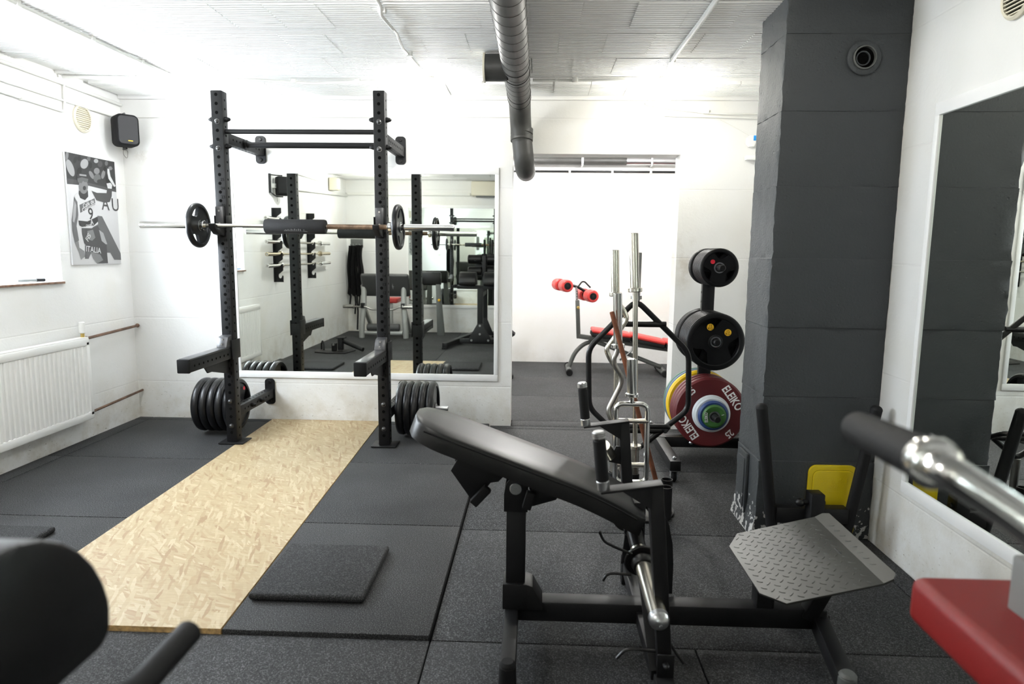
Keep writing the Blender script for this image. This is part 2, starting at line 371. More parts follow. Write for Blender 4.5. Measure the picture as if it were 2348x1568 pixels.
    def flat(s, loops, depth, M, bev=0.0):
        """2D outlines with holes, extruded by depth about their plane"""
        cu = bpy.data.curves.new('tmp', 'CURVE'); cu.dimensions = '2D'; cu.fill_mode = 'BOTH'; cu.extrude = depth/2; cu.bevel_depth = bev; cu.bevel_resolution = 1
        for lp in loops:
            sp = cu.splines.new('POLY'); sp.points.add(len(lp)-1); sp.use_cyclic_u = True
            for p, q in zip(sp.points, lp): p.co = (q[0], q[1], 0, 1)
        o = bpy.data.objects.new('tmp', cu); me = bpy.data.meshes.new_from_object(o)
        me.transform(M); s.bm.from_mesh(me)
        bpy.data.objects.remove(o); bpy.data.curves.remove(cu); bpy.data.meshes.remove(me); return s
    def text(s, body, size, M, depth=0.001, align='CENTER', bold=0.0):
        cu = bpy.data.curves.new('tmp', 'FONT'); cu.body = body; cu.size = size; cu.extrude = depth/2; cu.align_x = align; cu.align_y = 'CENTER'
        cu.resolution_u = 3; cu.offset = bold
        o = bpy.data.objects.new('tmp', cu); me = bpy.data.meshes.new_from_object(o); me.transform(M); s.bm.from_mesh(me)
        bpy.data.objects.remove(o); bpy.data.curves.remove(cu); bpy.data.meshes.remove(me); return s
    def mesh(s, name, smooth=True, ang=38):
        me = bpy.data.meshes.new(name); s.bm.to_mesh(me); s.bm.free()
        if smooth:
            me.polygons.foreach_set('use_smooth', [True]*len(me.polygons)); me.set_sharp_from_angle(angle=radians(ang))
        return me
    def obj(s, name, material, parent=None, smooth=True, ang=38, origin=None):
        me = s.mesh(name, smooth, ang)
        vs = [v.co for v in me.vertices]
        lo = Vector([min(v[i] for v in vs) for i in range(3)]); hi = Vector([max(v[i] for v in vs) for i in range(3)])
        c = Vector(origin) if origin is not None else ((lo+hi)/2 if parent else Vector(((lo[0]+hi[0])/2, (lo[1]+hi[1])/2, lo[2])))
        me.transform(Matrix.Translation(-c)); me.materials.append(MATS[material])
        return link(name, me, c, parent)
def link(name, me, c, parent):
    o = bpy.data.objects.new(name, me); col.objects.link(o); WPOS[o] = Vector(c)
    if parent is not None: o.parent = parent; o.location = Vector(c) - WPOS[parent]
    else: o.location = c
    return o
def tag(o, label=None, cat=None, group=None, kind=None):
    if label: o['label'] = label
    if cat: o['category'] = cat
    if group: o['group'] = group
    if kind: o['kind'] = kind
    return o
def thing(name, label, cat, loc, group=None):
    o = bpy.data.objects.new(name, None); col.objects.link(o); o.location = loc; o.empty_display_size = 0.1; WPOS[o] = Vector(loc)
    return tag(o, label, cat, group)
def copy_tree(o, parent=None, loc=None, rot=None):
    c = o.copy(); col.objects.link(c)
    if parent is not None: c.parent = parent
    if loc is not None: c.location = loc; WPOS[c] = Vector(loc)
    if rot is not None: c.rotation_euler = rot
    for ch in o.children: copy_tree(ch, c)
    return c
def circ(r, n=40, cx=0, cy=0, a0=0): return [(cx+r*cos(a0+2*pi*i/n), cy+r*sin(a0+2*pi*i/n)) for i in range(n)]
def rrect(w, h, r, n=5, cx=0, cy=0):
    out = []
    for sx, sy, a in ((1, 1, 0), (-1, 1, pi/2), (-1, -1, pi), (1, -1, 3*pi/2)):
        for i in range(n+1):
            t = a + pi/2*i/n; out.append((cx+sx*(w/2-r)+r*cos(t), cy+sy*(h/2-r)+r*sin(t)))
    return out
def MX(o, ex, ey, ez=None):
    """matrix taking local x,y(,z) to world directions at origin o"""
    ex, ey = Vector(ex).normalized(), Vector(ey).normalized(); ez = ex.cross(ey) if ez is None else Vector(ez)
    m = Matrix((ex, ey, ez)).transposed().to_4x4(); m.translation = o; return m
random.seed(7)
# ------------------------------------------------------------------ the room
XL, XR, YB, YR, ZC = -3.13, 1.60, 5.04, -0.85, 2.45
DX0, DX1, DZ = -0.193, 1.03, 2.04       # doorway to the far room
WY0, WY1, WZ0, WZ1 = 3.03, 4.29, 1.10, 1.93   # window in the left wall
LOW = -0.015                            # top of the lower rubber tiles; the raised ones end at 0
def struct(o): o['kind'] = 'structure'; return o
floor = struct(G().box(-3.4, 1.8, -1.05, 5.3, -0.12, -0.036).box(-1.7, 3.2, 5.3, 8.3, -0.12, -0.036).obj('floor', 'dull_black'))
wb = G().box(-3.43, DX0, YB, YB+.18, -.06, 2.6).box(DX1, 1.8, YB, YB+.18, -.06, 2.6).box(DX0, DX1, YB, YB+.18, DZ, 2.6)
wall_back = struct(wb.obj('wall_back', 'white_wall', smooth=False))
wl = G().box(XL-.3, XL, -1.05, WY0, -.06, 2.6).box(XL-.3, XL, WY1, YB, -.06, 2.6).box(XL-.3, XL, WY0, WY1, -.06, WZ0).box(XL-.3, XL, WY0, WY1, WZ1, 2.6)
wall_left = struct(wl.obj('wall_left', 'white_wall_left', smooth=False))
wall_right = struct(G().box(XR, XR+.2, -1.05, YB, -.06, 2.6).obj('wall_right', 'white_wall_side', smooth=False))
wall_rear = struct(G().box(XL, XR, YR-.2, YR, -.06, 2.6).obj('wall_rear', 'white_wall', smooth=False))
struct(G().box(-1.7, 3.2, 8.1, 8.3, -.06, 2.8).obj('wall_far', 'white_wall_plain', smooth=False))
struct(G().box(-1.7, -1.5, YB+.18, 8.1, -.06, 2.8).obj('wall_far_left', 'white_wall_plain', smooth=False))
struct(G().box(3.0, 3.2, YB+.18, 8.1, -.06, 2.8).obj('wall_far_right', 'white_wall_plain', smooth=False))
struct(G().box(1.8, 3.0, YB+.08, YB+.18, -.06, 2.8).obj('wall_far_front', 'white_wall_plain', smooth=False))
struct(G().box(-1.7, 3.2, YB+.18, 8.3, 2.6, 2.75).obj('ceiling_far', 'ceiling_paint', smooth=False))

# ceiling: ribbed hollow blocks between plaster joist strips
ceiling = struct(G().box(XL-.3, XR+.2, -1.05, YB+.1, ZC+.004, ZC+.16).obj('ceiling', 'ceiling_paint', smooth=False))
def block_mesh(wd, ln, ribs=12):
    g = G(); b = g.bm; pr = []
    for i in range(ribs):
        y0 = -ln/2 + ln*i/ribs; k = ln/ribs
        pr += [(y0, 0.0), (y0+k*.56, 0.0), (y0+k*.64, .012), (y0+k*.92, .012)]
    pr.append((ln/2, 0.0))
    h = wd/2
    lo = [b.verts.new((-h, y, z)) for y, z in pr]; hi = [b.verts.new((h, y, z)) for y, z in pr]
    for i in range(len(pr)-1): b.faces.new((lo[i], lo[i+1], hi[i+1], hi[i]))
    t = .022
    tl = [b.verts.new((x, y, t)) for x, y in ((-h, -ln/2), (-h, ln/2), (h, ln/2), (h, -ln/2))]
    b.faces.new((lo[0], hi[0], tl[3], tl[0])); b.faces.new((hi[-1], lo[-1], tl[1], tl[2]))
    b.faces.new(lo + [tl[1], tl[0]]); b.faces.new(hi[::-1] + [tl[3], tl[2]][::1])
    bmesh.ops.recalc_face_normals(b, faces=b.faces)
    me = g.mesh('ceiling_block', smooth=False); me.materials.append(MATS['ceiling_paint']); return me
bm_full = block_mesh(.2432, .333)
rows = [4.375 - .435*i for i in range(0, 13)]
rows = [4.80] + [4.36-.16-.435*i+.0 for i in range(0, 12)]
for ri, yc in enumerate(rows):
    off = (0.097 if ri % 2 == 0 else 0.19)
    x = off - .245*13 + .1225
    while x < XR-.1:
        if x > XL+.1:
            o = link('ceiling_block', bm_full, (x + random.uniform(-.004, .004), yc + random.uniform(-.003, .003), ZC-.018 + random.uniform(-.002, .003)), ceiling)
            o.rotation_euler = (random.uniform(-.004, .004), random.uniform(-.006, .006), random.uniform(-.006, .006))
        x += .245
strip_me = block_mesh(XR-XL, .098, 4)
for yc in [4.36-.16-.435*i+.2175 for i in range(0, 12)]:
    link('joist_strip', strip_me, ((XL+XR)/2, yc, ZC-.016), ceiling)
# small cove under the ceiling on the back wall
G().box(XL, XR, YB-.03, YB, ZC-.035, ZC+.004, .008).obj('cove_strip', 'white_wall_plain', wall_back)

# rubber floor tiles (children of the floor)
def tile(pts, top, th=.02):
    g = G(); g.prism([(x, y, top-th) for x, y in pts], (0, 0, th), .004); return g.obj('rubber_tile', 'rubber_tile', floor)
def bl(y): return -1.985 + (-2.063+1.985)*(y-2.146)/(5.03-2.146)     # edges of the board strip
def br(y): return -1.095 + (-1.205+1.095)*(y-2.146)/(5.03-2.146)
g_ = .0025
Yr = [2.146, 3.083, 4.022, 4.955, 5.04]
for y0, y1 in zip(Yr, Yr[1:]):
    a, b_ = y0+g_, y1-g_
    tile([(-3.13, a), (-3.02, a), (-3.02, b_), (-3.13, b_)], 0, .036)
    tile([(-3.015, a), (bl(y0)-g_, a), (bl(y1)-g_, b_), (-3.015, b_)], 0, .036)
    tile([(br(y0)+g_, a), (-.358, a), (-.358, b_), (br(y1)+g_, b_)], 0, .036)
    for x0, x1 in ((-.352, 1.50), (1.5, 1.6)):
        tile([(x0+g_, a), (x1-g_, a), (x1-g_, b_), (x0+g_, b_)], LOW, .021)
Xn = [-3.13, -2.16, -1.238, -.353, .56, 1.49, 1.6]
Yn = [-.85, -.66, .27, 1.208, 2.146]
for y0, y1 in zip(Yn, Yn[1:]):
    for x0, x1 in zip(Xn, Xn[1:]):
        tile([(x0+g_, y0+g_), (x1-g_, y0+g_), (x1-g_, y1-g_), (x0+g_, y1-g_)], LOW, .021)
Yf = [5.045, 5.215, 6.15, 7.10, 8.1]
for i, (y0, y1) in enumerate(zip(Yf, Yf[1:])):
    xs = [-.19, 1.028] if i == 0 else [-1.5, -.42, 1.52, 3.0]
    for x0, x1 in zip(xs, xs[1:]):
        tile([(x0+g_, y0+g_), (x1-g_, y0+g_), (x1-g_, y1-g_), (x0+g_, y1-g_)], LOW, .021)
bp_ = [(-2.063, 5.035), (-1.205, 5.035), (-1.095, 2.146), (-1.985, 2.146)]
board = G().prism([(x, y, -.030) for x, y in bp_][::-1], (0, 0, .0325)).obj('chipboard_strip', 'osb', smooth=False)
tag(board, 'long pale wood strand board strip laid between the rubber tiles under the rack', 'board')
board.data.materials.append(MATS['osb_edge'])
for p in board.data.polygons:
    if abs(p.normal.z) < .5: p.material_index = 1
def floor_mat(x0, x1, y0, y1, z, label):
    o = G().box(x0, x1, y0, y1, z, z+.03, .013, 3).obj('rubber_mat', 'rubber_mat'); return tag(o, label, 'mat', 'small rubber landing mats')
floor_mat(-1.082, -.637, 2.335, 2.785, .003, 'small square black rubber mat lying beside the wood board, bench side')
floor_mat(-2.69, -2.24, 2.45, 2.90, .0005, 'small square black rubber mat lying near the radiator side of the board')

# chimney pillar of stacked painted blocks
PX, PYF, PYB = 1.062, 3.095, 3.42
pillar = struct(G().box(PX+.02, XR+.001, PYF+.02, PYB-.02, -.036, ZC+.004).obj('pillar', 'pillar_paint', smooth=False))
zs = [-.034, .36, .67, .995, 1.31, 1.63, 1.955, 2.28, 2.452]
for i, (z0, z1) in enumerate(zip(zs, zs[1:])):
    d = random.uniform(-.003, .003)
    fl = .035 if i == 0 else 0.0
    g = G(); b = bmesh.new(); bmesh.ops.create_cube(b, size=1)
    bmesh.ops.transform(b, verts=b.verts, matrix=Matrix.Translation(((PX+XR)/2+d, (PYF+PYB)/2+d, (z0+z1)/2)) @ Matrix.Diagonal((XR-PX, PYB-PYF, z1-z0+.001, 1)))
    bmesh.ops.bevel(b, geom=b.edges[:], offset=.0018, segments=1, affect='EDGES')
    bmesh.ops.subdivide_edges(b, edges=[e for e in b.edges if e.calc_length() > .1], cuts=9, use_grid_fill=True)
    for v in b.verts:
        nx = random.gauss(0, .0012)
        edge = (abs(v.co.x-PX) < .02) + (abs(v.co.y-PYF) < .02)
        v.co.x += nx + (random.uniform(0, .004) if edge == 2 else 0); v.co.y += random.gauss(0, .0010)
        if fl and v.co.x < PX+.05: v.co.x -= fl*max(0, (.10-v.co.z)/.12)*.6
    g._merge(b); g.obj('block', 'pillar_paint', pillar, ang=30)

# window with frosted, daylit panes
win = struct(thing('window_1', None, None, (XL-.2, (WY0+WY1)/2, WZ0)))
fr = G().box(XL-.24, XL-.19, WY0-.03, WY1+.03, WZ0-.03, WZ0+.05, .004).box(XL-.24, XL-.19, WY0-.03, WY1+.03, WZ1-.05, WZ1+.03, .004)
fr.box(XL-.238, XL-.193, WY0-.03, WY0+.05, WZ0, WZ1, .004).box(XL-.238, XL-.193, WY1-.05, WY1+.03, WZ0, WZ1, .004).box(XL-.238, XL-.193, 3.63, 3.69, WZ0, WZ1, .004)
fr.obj('window_frame', 'white_frame', win)
G().box(XL-.222, XL-.214, WY0+.05, 3.63, WZ0+.05, WZ1-.05).obj('pane', 'window_glow', win)
G().box(XL-.222, XL-.214, 3.69, WY1-.05, WZ0+.05, WZ1-.05).obj('pane', 'window_glow', win)
G().box(XL-.19, XL+.012, WY0-.01, WY1+.005, WZ0-.012, WZ0+.004, .003).obj('window_sill', 'white_frame', win)
G().box(XL+.012, XL+.016, WY0-.01, WY1+.005, WZ0-.013, WZ0+.001, .001).obj('sill_edge', 'sill_wood', win)

# wall mirrors with white battens
def mirror(name, label, cx, wd, z0, z1, wallpos, axis):
    """axis: 'B' back wall (faces -Y), 'R' right wall (faces -X), 'F' rear wall (faces +Y)"""
    def put(a0, a1, zz0, zz1, t0, t1, g, bev=0.0):
        if axis == 'B': g.box(a0, a1, wallpos-t1, wallpos-t0, zz0, zz1, bev)
        if axis == 'R': g.box(wallpos-t1, wallpos-t0, a0, a1, zz0, zz1, bev)
        if axis == 'F': g.box(a0, a1, wallpos+t0, wallpos+t1, zz0, zz1, bev)
    a0, a1 = cx-wd/2, cx+wd/2
    loc = {'B': (cx, wallpos-.005, z0-.05), 'R': (wallpos-.005, cx, z0-.05), 'F': (cx, wallpos+.005, z0-.05)}[axis]
    t = thing(name, label, 'mirror', loc, 'large wall mirrors')
    g = G(); put(a0, a1, z0, z1, .0005, .006, g); g.obj('mirror_glass', 'mirror_glass', t, smooth=False)
    for (b0, b1, y0, y1) in ((a0-.03, a1+.03, z0-.05, z0), (a0-.03, a1+.03, z1, z1+.05), (a0-.03, a0, z0, z1), (a1, a1+.03, z0, z1)):
        g = G(); put(b0, b1, y0, y1, .0005, .014, g, .002); g.obj('batten', 'white_frame', t)
    return t
mirror('wall_mirror', 'large wide wall mirror behind the squat rack', -1.31, 1.97, .385, 1.888, YB, 'B')
mirror('wall_mirror', 'tall wall mirror beside the dark pillar, reflecting it', 1.30, 3.02, .367, 1.885, XR, 'R')
mirror('wall_mirror', 'wall mirror seen only as a reflection inside the rack mirror', -.85, 2.52, .44, 2.005, YR, 'F')
# ------------------------------------------------------------------ lamps
def lamp(x, y, label, zc=ZC-.018, m='lamp_glow_a0'):
    t = thing('ceiling_lamp', label, 'lamp', (x, y, zc), 'bare jar lamps on the ceiling')
    G().cyl((x, y, zc), (x, y, zc-.055), .036, .030, 20, .004).obj('lamp_holder', 'cream_plastic', t)
    pr = [(.028, 0), (.040, -.015), (.047, -.045), (.046, -.085), (.034, -.112), (0, -.122)]
    G().lathe(pr, (x, y, zc-.055), (0, 0, 1), 20).obj('glass_jar', m, t)
for i, (x, nm) in enumerate(((-2.41, 'poster-side'), (-.72, 'middle'), (.785, 'doorway-side'))):
    lamp(x, 4.46, 'small glowing jar lamp, %s one of the row before the back wall' % nm, m='lamp_glow_a%d' % i)
    lamp(x, 2.45, 'small glowing jar lamp, %s one of the mid-room row' % nm, m='lamp_glow_b%d' % i)
lamp(-2.2, .45, 'single glowing jar lamp near the rear wall, glinting in the rack mirror', m='lamp_glow_c0')
lamp(1.0, 6.6, 'small glowing jar lamp on the ceiling of the far room', 2.6, 'lamp_glow_far')
lamp(-.4, 6.9, 'second glowing jar lamp of the far room, beyond the door jamb', 2.6, 'lamp_glow_far')

# ------------------------------------------------------------------ squat rack
RX = (-2.075, -1.025); RF, RBk = 4.36, 4.435
rack = thing('squat_rack', 'tall black wall-mounted squat rack with two numbered uprights and pull-up bars', 'squat rack', (-1.55, 4.4, 0))
holes = [2.303-.0556*i for i in range(41)]
for si, x in enumerate(RX):
    up = G().box(x-.0375, x+.0375, RF, RBk, .012, 2.33, .006).obj('upright', 'powder_black', rack)
    h = G()
    for z in holes:
        h.cyl((x, RF+.0005, z), (x, RF-.0008, z), .0105, seg=12); h.cyl((x, RBk-.0005, z), (x, RBk+.0008, z), .0105, seg=12)
        for s in (-1, 1): h.cyl((x+s*.037, (RF+RBk)/2, z-.028), (x+s*.0383, (RF+RBk)/2, z-.028), .0075, seg=10)
    h.obj('hole_row', 'hole_black', up)
    nm = G()
    for k in range(1, 26):
        nm.text(str(k), .026, MX((x+.018, RF-.0008, holes[35-k]+.023), (1, 0, 0), (0, 0, 1)), .0008)
    nm.obj('numbering', 'number_ink', up)
    G().box(x-.085, x+.085, RF-.03, RBk+.045, .0025, .012, .003).obj('base_plate', 'powder_black', rack)
    for z in (2.137, 1.968, .297, .126):
        g = G(); g.cyl((x, RF, z), (x, RF-.004, z), .017, seg=16); g.dome((x, RF-.004, z), (0, -1, 0), .014, .013); g.obj('bolt', 'bolt_grey', rack)
    for z in (2.155, 1.985):
        for s in (-1, 1):
            g = G(); g.cyl((x+s*.0375, 4.395, z), (x+s*.052, 4.395, z), .017, seg=14); g.dome((x+s*.052, 4.395, z), (s, 0, 0), .014, .022); g.obj('bolt', 'powder_black', rack)
    for zb in (2.045, .212):
        br_ = G().box(x-.03, x+.03, RBk, YB-.012, zb-.035, zb+.035, .004).obj('wall_brace', 'powder_black', rack)
        hh = G()
        for k in range(9):
            yy = RBk+.08+.052*k
            for s in (-1, 1): hh.cyl((x+s*.0295, yy, zb), (x+s*.0308, yy, zb), .0075, seg=10)
            hh.cyl((x, yy, zb+.0345), (x, yy, zb+.0358), .0075, seg=10); hh.cyl((x, yy, zb-.0345), (x, yy, zb-.0358), .0075, seg=10)
        hh.obj('hole_row', 'hole_black', br_)
        g = G().flat([rrect(.076, .20, .025)], .008, MX((x, YB-.0055, zb+.012), (1, 0, 0), (0, 0, 1)), .001)
        wp = g.obj('wall_plate', 'powder_black', br_)
        for s in (-1, 1):
            G().cyl((x, YB-.01, zb+.012+s*.075), (x, YB-.018, zb+.012+s*.075), .013, seg=12, bev=.003).obj('bolt', 'satin_black', br_)
        if zb < 1:
            for yy in (4.63, 4.78):
                s = 1 if si == 0 else -1
                g = G(); g.cyl((x+s*.03, yy, zb), (x+s*.046, yy, zb), .016, seg=14); g.dome((x+s*.046, yy, zb), (s, 0, 0), .012, .016); g.obj('bolt', 'powder_black', br_)
    # plate peg on the low brace
    s = -1 if si == 0 else 1
    G().cyl((x+s*.03, 4.65, .207), (x+s*.055, 4.65, .207), .034, seg=20).cyl((x+s*.03, 4.65, .207), (x+s*.40, 4.65, .207), .0185, seg=20, bev=.004).obj('storage_peg', 'galvanised' if s > 0 else 'powder_black', rack)
G().cyl((RX[0]+.037, 4.40, 2.08), (RX[1]-.037, 4.40, 2.08), .0155).obj('pull_up_bar', 'powder_black', rack)
G().cyl((RX[0]+.03, 4.70, 2.04), (RX[1]-.03, 4.70, 2.04), .0205).cyl((RX[0]+.03, 4.70, 2.04), (RX[0]+.045, 4.70, 2.04), .036).cyl((RX[1]-.045, 4.70, 2.04), (RX[1]-.03, 4.70, 2.04), .036).obj('pull_up_bar', 'powder_black', rack)

# J-cups and spotter arms hook onto the uprights
for si, x in enumerate(RX):
    who = 'radiator-side' if si == 0 else 'doorway-side'
    t = thing('j_cup', 'black J-cup holding the barbell on the %s upright' % who, 'bar hook', (x, 4.33, 1.42), 'J-cups on the rack')
    pr = [(4.358, 1.60), (4.335, 1.60), (4.335, 1.459), (4.262, 1.459), (4.232, 1.487), (4.214, 1.482), (4.222, 1.455), (4.275, 1.418), (4.358, 1.405)]
    G().prism([(x-.02, a, b) for a, b in pr], (.04, 0, 0), .002).obj('hook_body', 'powder_black', t)
    G().box(x-.026, x+.026, 4.328, 4.3585, 1.462, 1.598, .003).obj('liner', 'uhmw', t)
    for s in (-1, 1):
        G().box(x+s*.039-.003, x+s*.039+.003, 4.34, 4.42, 1.47, 1.54, .002).obj('side_plate', 'powder_black', t)
    for z in (1.49, 1.57):
        G().cyl((x, 4.328, z), (x, 4.325, z), .006, seg=10).obj('screw', 'dark_steel', t)
    t = thing('spotter_arm', 'black square safety spotter arm reaching forward from the %s upright' % who, 'spotter arm', (x, 4.05, .59), 'spotter arms on the rack')
    a = G().box(x-.036, x+.036, 3.80, 4.358, .597, .668, .004).obj('arm_tube', 'powder_black', t)
    hh = G()
    for k in range(9):
        for s in (-1, 1): hh.cyl((x+s*.0355, 3.85+.054*k, .632), (x+s*.0368, 3.85+.054*k, .632), .0075, seg=10)
    hh.obj('hole_row', 'hole_black', a)
    G().box(x-.038, x+.038, 3.783, 3.801, .594, .677, .006).obj('end_cap', 'dull_black', t)
    G().box(x-.034, x+.034, 3.80, 4.355, .668, .679, .003).obj('liner', 'uhmw', t)
    gp = [(4.356, .597), (4.02, .597), (4.07, .545), (4.12, .545), (4.356, .49)]
    G().prism([(x-.004, a_, b_) for a_, b_ in gp], (.008, 0, 0)).obj('gusset', 'powder_black', t)
    up_ = [(4.357, .679), (4.27, .679), (4.30, .745), (4.357, .755)]
    lp = G().prism([(x-.034, a_, b_) for a_, b_ in up_], (.068, 0, 0), .003).obj('front_lug', 'uhmw', t)
    for z in (.70, .73):
        yy = 4.27 + (z-.679)*.42
        G().cyl((x, yy+.004, z), (x, yy-.004, z+.001), .006, seg=10).obj('screw', 'dark_steel', lp)
    for s in (-1, 1):
        G().box(x+s*.0415-.004, x+s*.0415+.004, 4.33, 4.45, .59, .72, .002).obj('side_plate', 'powder_black', t)
    G().box(x-.045, x+.045, 4.437, 4.446, .60, .69, .002).obj('back_strap', 'powder_black', t)

# ------------------------------------------------------------------ weight plates
def grip_plate(R, T, rub='plate_rubber', holes_n=3, name='weight_plate', hub_r=None):
    """tri-grip rubber plate, axis along local z, centred"""
    hub = hub_r or R*.2
    hl = []
    for k in range(holes_n):
        a0 = 2*pi*k/holes_n + pi/2; da = .50
        pts = [(R*.79*cos(a0+da*t), R*.79*sin(a0+da*t)) for t in (-1, -.6, -.2, .2, .6, 1)]
        pts += [(R*.62*cos(a0+da*.75), R*.62*sin(a0+da*.75)), (R*.46*cos(a0+.16), R*.46*sin(a0+.16)), (R*.46*cos(a0-.16), R*.46*sin(a0-.16)), (R*.62*cos(a0-da*.75), R*.62*sin(a0-da*.75))]
        hl.append(pts)
    g = G().flat([circ(R*.86, 48), circ(.0255, 24)] + hl, T*.62, Matrix())
    pr = [(R*.80, -T*.31), (R*.83, -T*.5), (R*.93, -T*.5), (R*.975, -T*.36), (R*.996, -T*.14), (R*.996, T*.14), (R*.975, T*.36), (R*.93, T*.5), (R*.83, T*.5), (R*.80, T*.31)]
    g.lathe(pr + [pr[0]], (0, 0, 0), (0, 0, 1), 56)
    g.lathe([(.0255, -T*.46), (hub, -T*.46), (hub*1.25, -T*.31), (hub*1.25, T*.31), (hub, T*.46), (.0255, T*.46), (.0255, -T*.46)], (0, 0, 0), (0, 0, 1), 32)
    me = g.mesh(name); me.materials.append(MATS[rub])
    o = bpy.data.objects.new(name, me); col.objects.link(o); WPOS[o] = Vector((0, 0, 0)); o.rotation_mode = 'ZYX'
    rg = G().lathe([(.0252, -T*.5), (.033, -T*.5), (.033, T*.5), (.0252, T*.5), (.0252, -T*.5)], (0, 0, 0), (0, 0, 1), 28).obj('hub_ring', 'galvanised', o)
    return o
RYP, RYM = (0, pi/2, 0), (pi/2, 0, 0)        # axis along X / along Y
ORD = ['first', 'second', 'third', 'fourth', 'fifth', 'sixth', 'seventh', 'eighth', 'ninth', 'tenth', 'eleventh', 'twelfth']
pb = grip_plate(.143, .034)
pb.location = (-2.176, 4.25, 1.472); pb.rotation_euler = (0, pi/2, .0); WPOS[pb] = Vector(pb.location)
tag(pb, 'black rubber grip plate on the radiator-side end of the racked barbell', 'weight plate', 'plates on the racked barbell')
p2 = copy_tree(pb, None, (-.885, 4.25, 1.472), (0, pi/2, 0)); tag(p2, 'black rubber grip plate on the doorway-side end of the racked barbell', 'weight plate', 'plates on the racked barbell')
for o, s in ((pb, 1), (p2, 1)):
    g = G().text('10 KG', .020, MX(Vector((.0005, 0, -.122)), (0, 1, 0), (0, 0, 1)), .002)
    me = g.mesh('raised_lettering'); me.transform(Matrix.Rotation(-pi/2, 4, 'Y')); me.transform(Matrix.Translation((0, 0, .0165)))
    me.materials.append(MATS['plate_rubber']); c_ = bpy.data.objects.new('raised_lettering', me); col.objects.link(c_); c_.parent = o
big = grip_plate(.193, .050)
def place(src, first, loc, rot, label, group):
    if first: o = src; o.location = loc; o.rotation_euler = rot; WPOS[o] = Vector(loc)
    else: o = copy_tree(src, None, loc, rot)
    return tag(o, label, 'weight plate', group)
for k in range(5):
    o = place(big, k == 0, (-2.165-.0565*k, 4.65, .207), (0, pi/2, random.uniform(0, 2)), 'thick black rubber plate, %s from the upright on the radiator-side low peg' % ORD[k], 'plates on the radiator-side low peg')
g = G().cyl((0, 0, .0), (0, 0, .001), .015, seg=18)
for k in range(5):
    place(big, False, (-.95+.0535*k, 4.65, .207), (0, pi/2, random.uniform(0, 2)), 'thick black rubber plate, %s from the upright on the doorway-side low peg' % ORD[k], 'plates on the doorway-side low peg')
st = G().cyl((-2.1395, 4.72, .30), (-2.1385, 4.72, .30), .014, seg=18).obj('price_dot', 'sticker_red')
st.parent = big; st.matrix_parent_inverse = Matrix()
bpy.context.view_layer.update(); st.matrix_world = Matrix.Translation((-2.1388, 4.72, .30))

# ------------------------------------------------------------------ barbells
def barbell(name, p0, p1, label, sleeve=.40, rs=.021, rb=.0125, smat='chrome', bmat='nickel', group=None, cat='barbell'):
    p0, p1 = Vector(p0), Vector(p1); d = (p1-p0).normalized()
    t = thing(name, label, cat, (p0+p1)/2, group)
    G().cyl(p0+d*sleeve, p1-d*sleeve, rb, seg=16).obj('shaft', bmat, t)
    for a, s in ((p0, 1), (p1, -1)):
        G().cyl(a, a+d*s*sleeve, rs, seg=24, bev=.003).obj('sleeve', smat, t)
        G().cyl(a+d*s*(sleeve-.004), a+d*s*(sleeve+.022), rs*1.55, seg=24, bev=.004).obj('collar', smat, t)
        G().cyl(a-d*s*.0012, a+d*s*.002, rs*.6, seg=16).obj('end_cap', 'dark_steel', t)
    return t
bb = barbell('barbell', (-2.556, 4.25, 1.472), (-.529, 4.25, 1.472), 'steel barbell resting across the rack with a plate at each end')
G().cyl((-1.34, 4.25, 1.472), (-.96, 4.25, 1.472), .0155, seg=18).obj('grip_wrap', 'rusty_shaft', bb)
pd = thing('bar_pad', 'thick black foam squat pad wrapped around the middle of the racked barbell', 'bar pad', (-1.545, 4.25, 1.42))
g = G(); pts = []
n = 30
oc = [(.039*cos(2*pi*i/n), .039*sin(2*pi*i/n)) for i in range(n)]
for i, (a, b_) in enumerate(oc):
    if b_ > .033: oc[i] = (a, .033+(b_-.033)*.3)
g.flat([oc, circ(.016, 20)], .372, MX((-1.545, 4.25, 1.472), (0, 1, 0), (0, 0, 1)), .009)
g.obj('foam_roll', 'foam_black', pd)
# printed mark low on the pad, lying on its surface
def psurf(z, lift=.0006): return 4.25 - math.sqrt(.048**2-(z-1.472)**2) - lift
def pquad(g, x0, x1, z0, z1):
    g.prism([(x0, psurf(z0), z0), (x1, psurf(z0), z0), (x1, psurf(z1), z1), (x0, psurf(z1), z1)], (0, -.0003, 0))
g = G(); pquad(g, -1.61, -1.485, 1.4385, 1.4400)
g.prism([(-1.485, psurf(1.4385), 1.4385), (-1.455, psurf(1.436), 1.436), (-1.480, psurf(1.453), 1.453)], (0, -.0003, 0))
g.obj('printed_stripe', 'print_tone_3', pd)
g = G()
for k, (dx, h) in enumerate(((0, 4), (5, 7), (9, 5), (14, 9), (20, 6), (26, 11), (32, 8), (39, 12), (46, 9), (53, 12), (60, 10))):
    pquad(g, -1.605+dx*.0017, -1.600+dx*.0017, 1.4425, 1.4425+h*.001)
g.obj('printed_lettering', 'print_tone_4', pd)
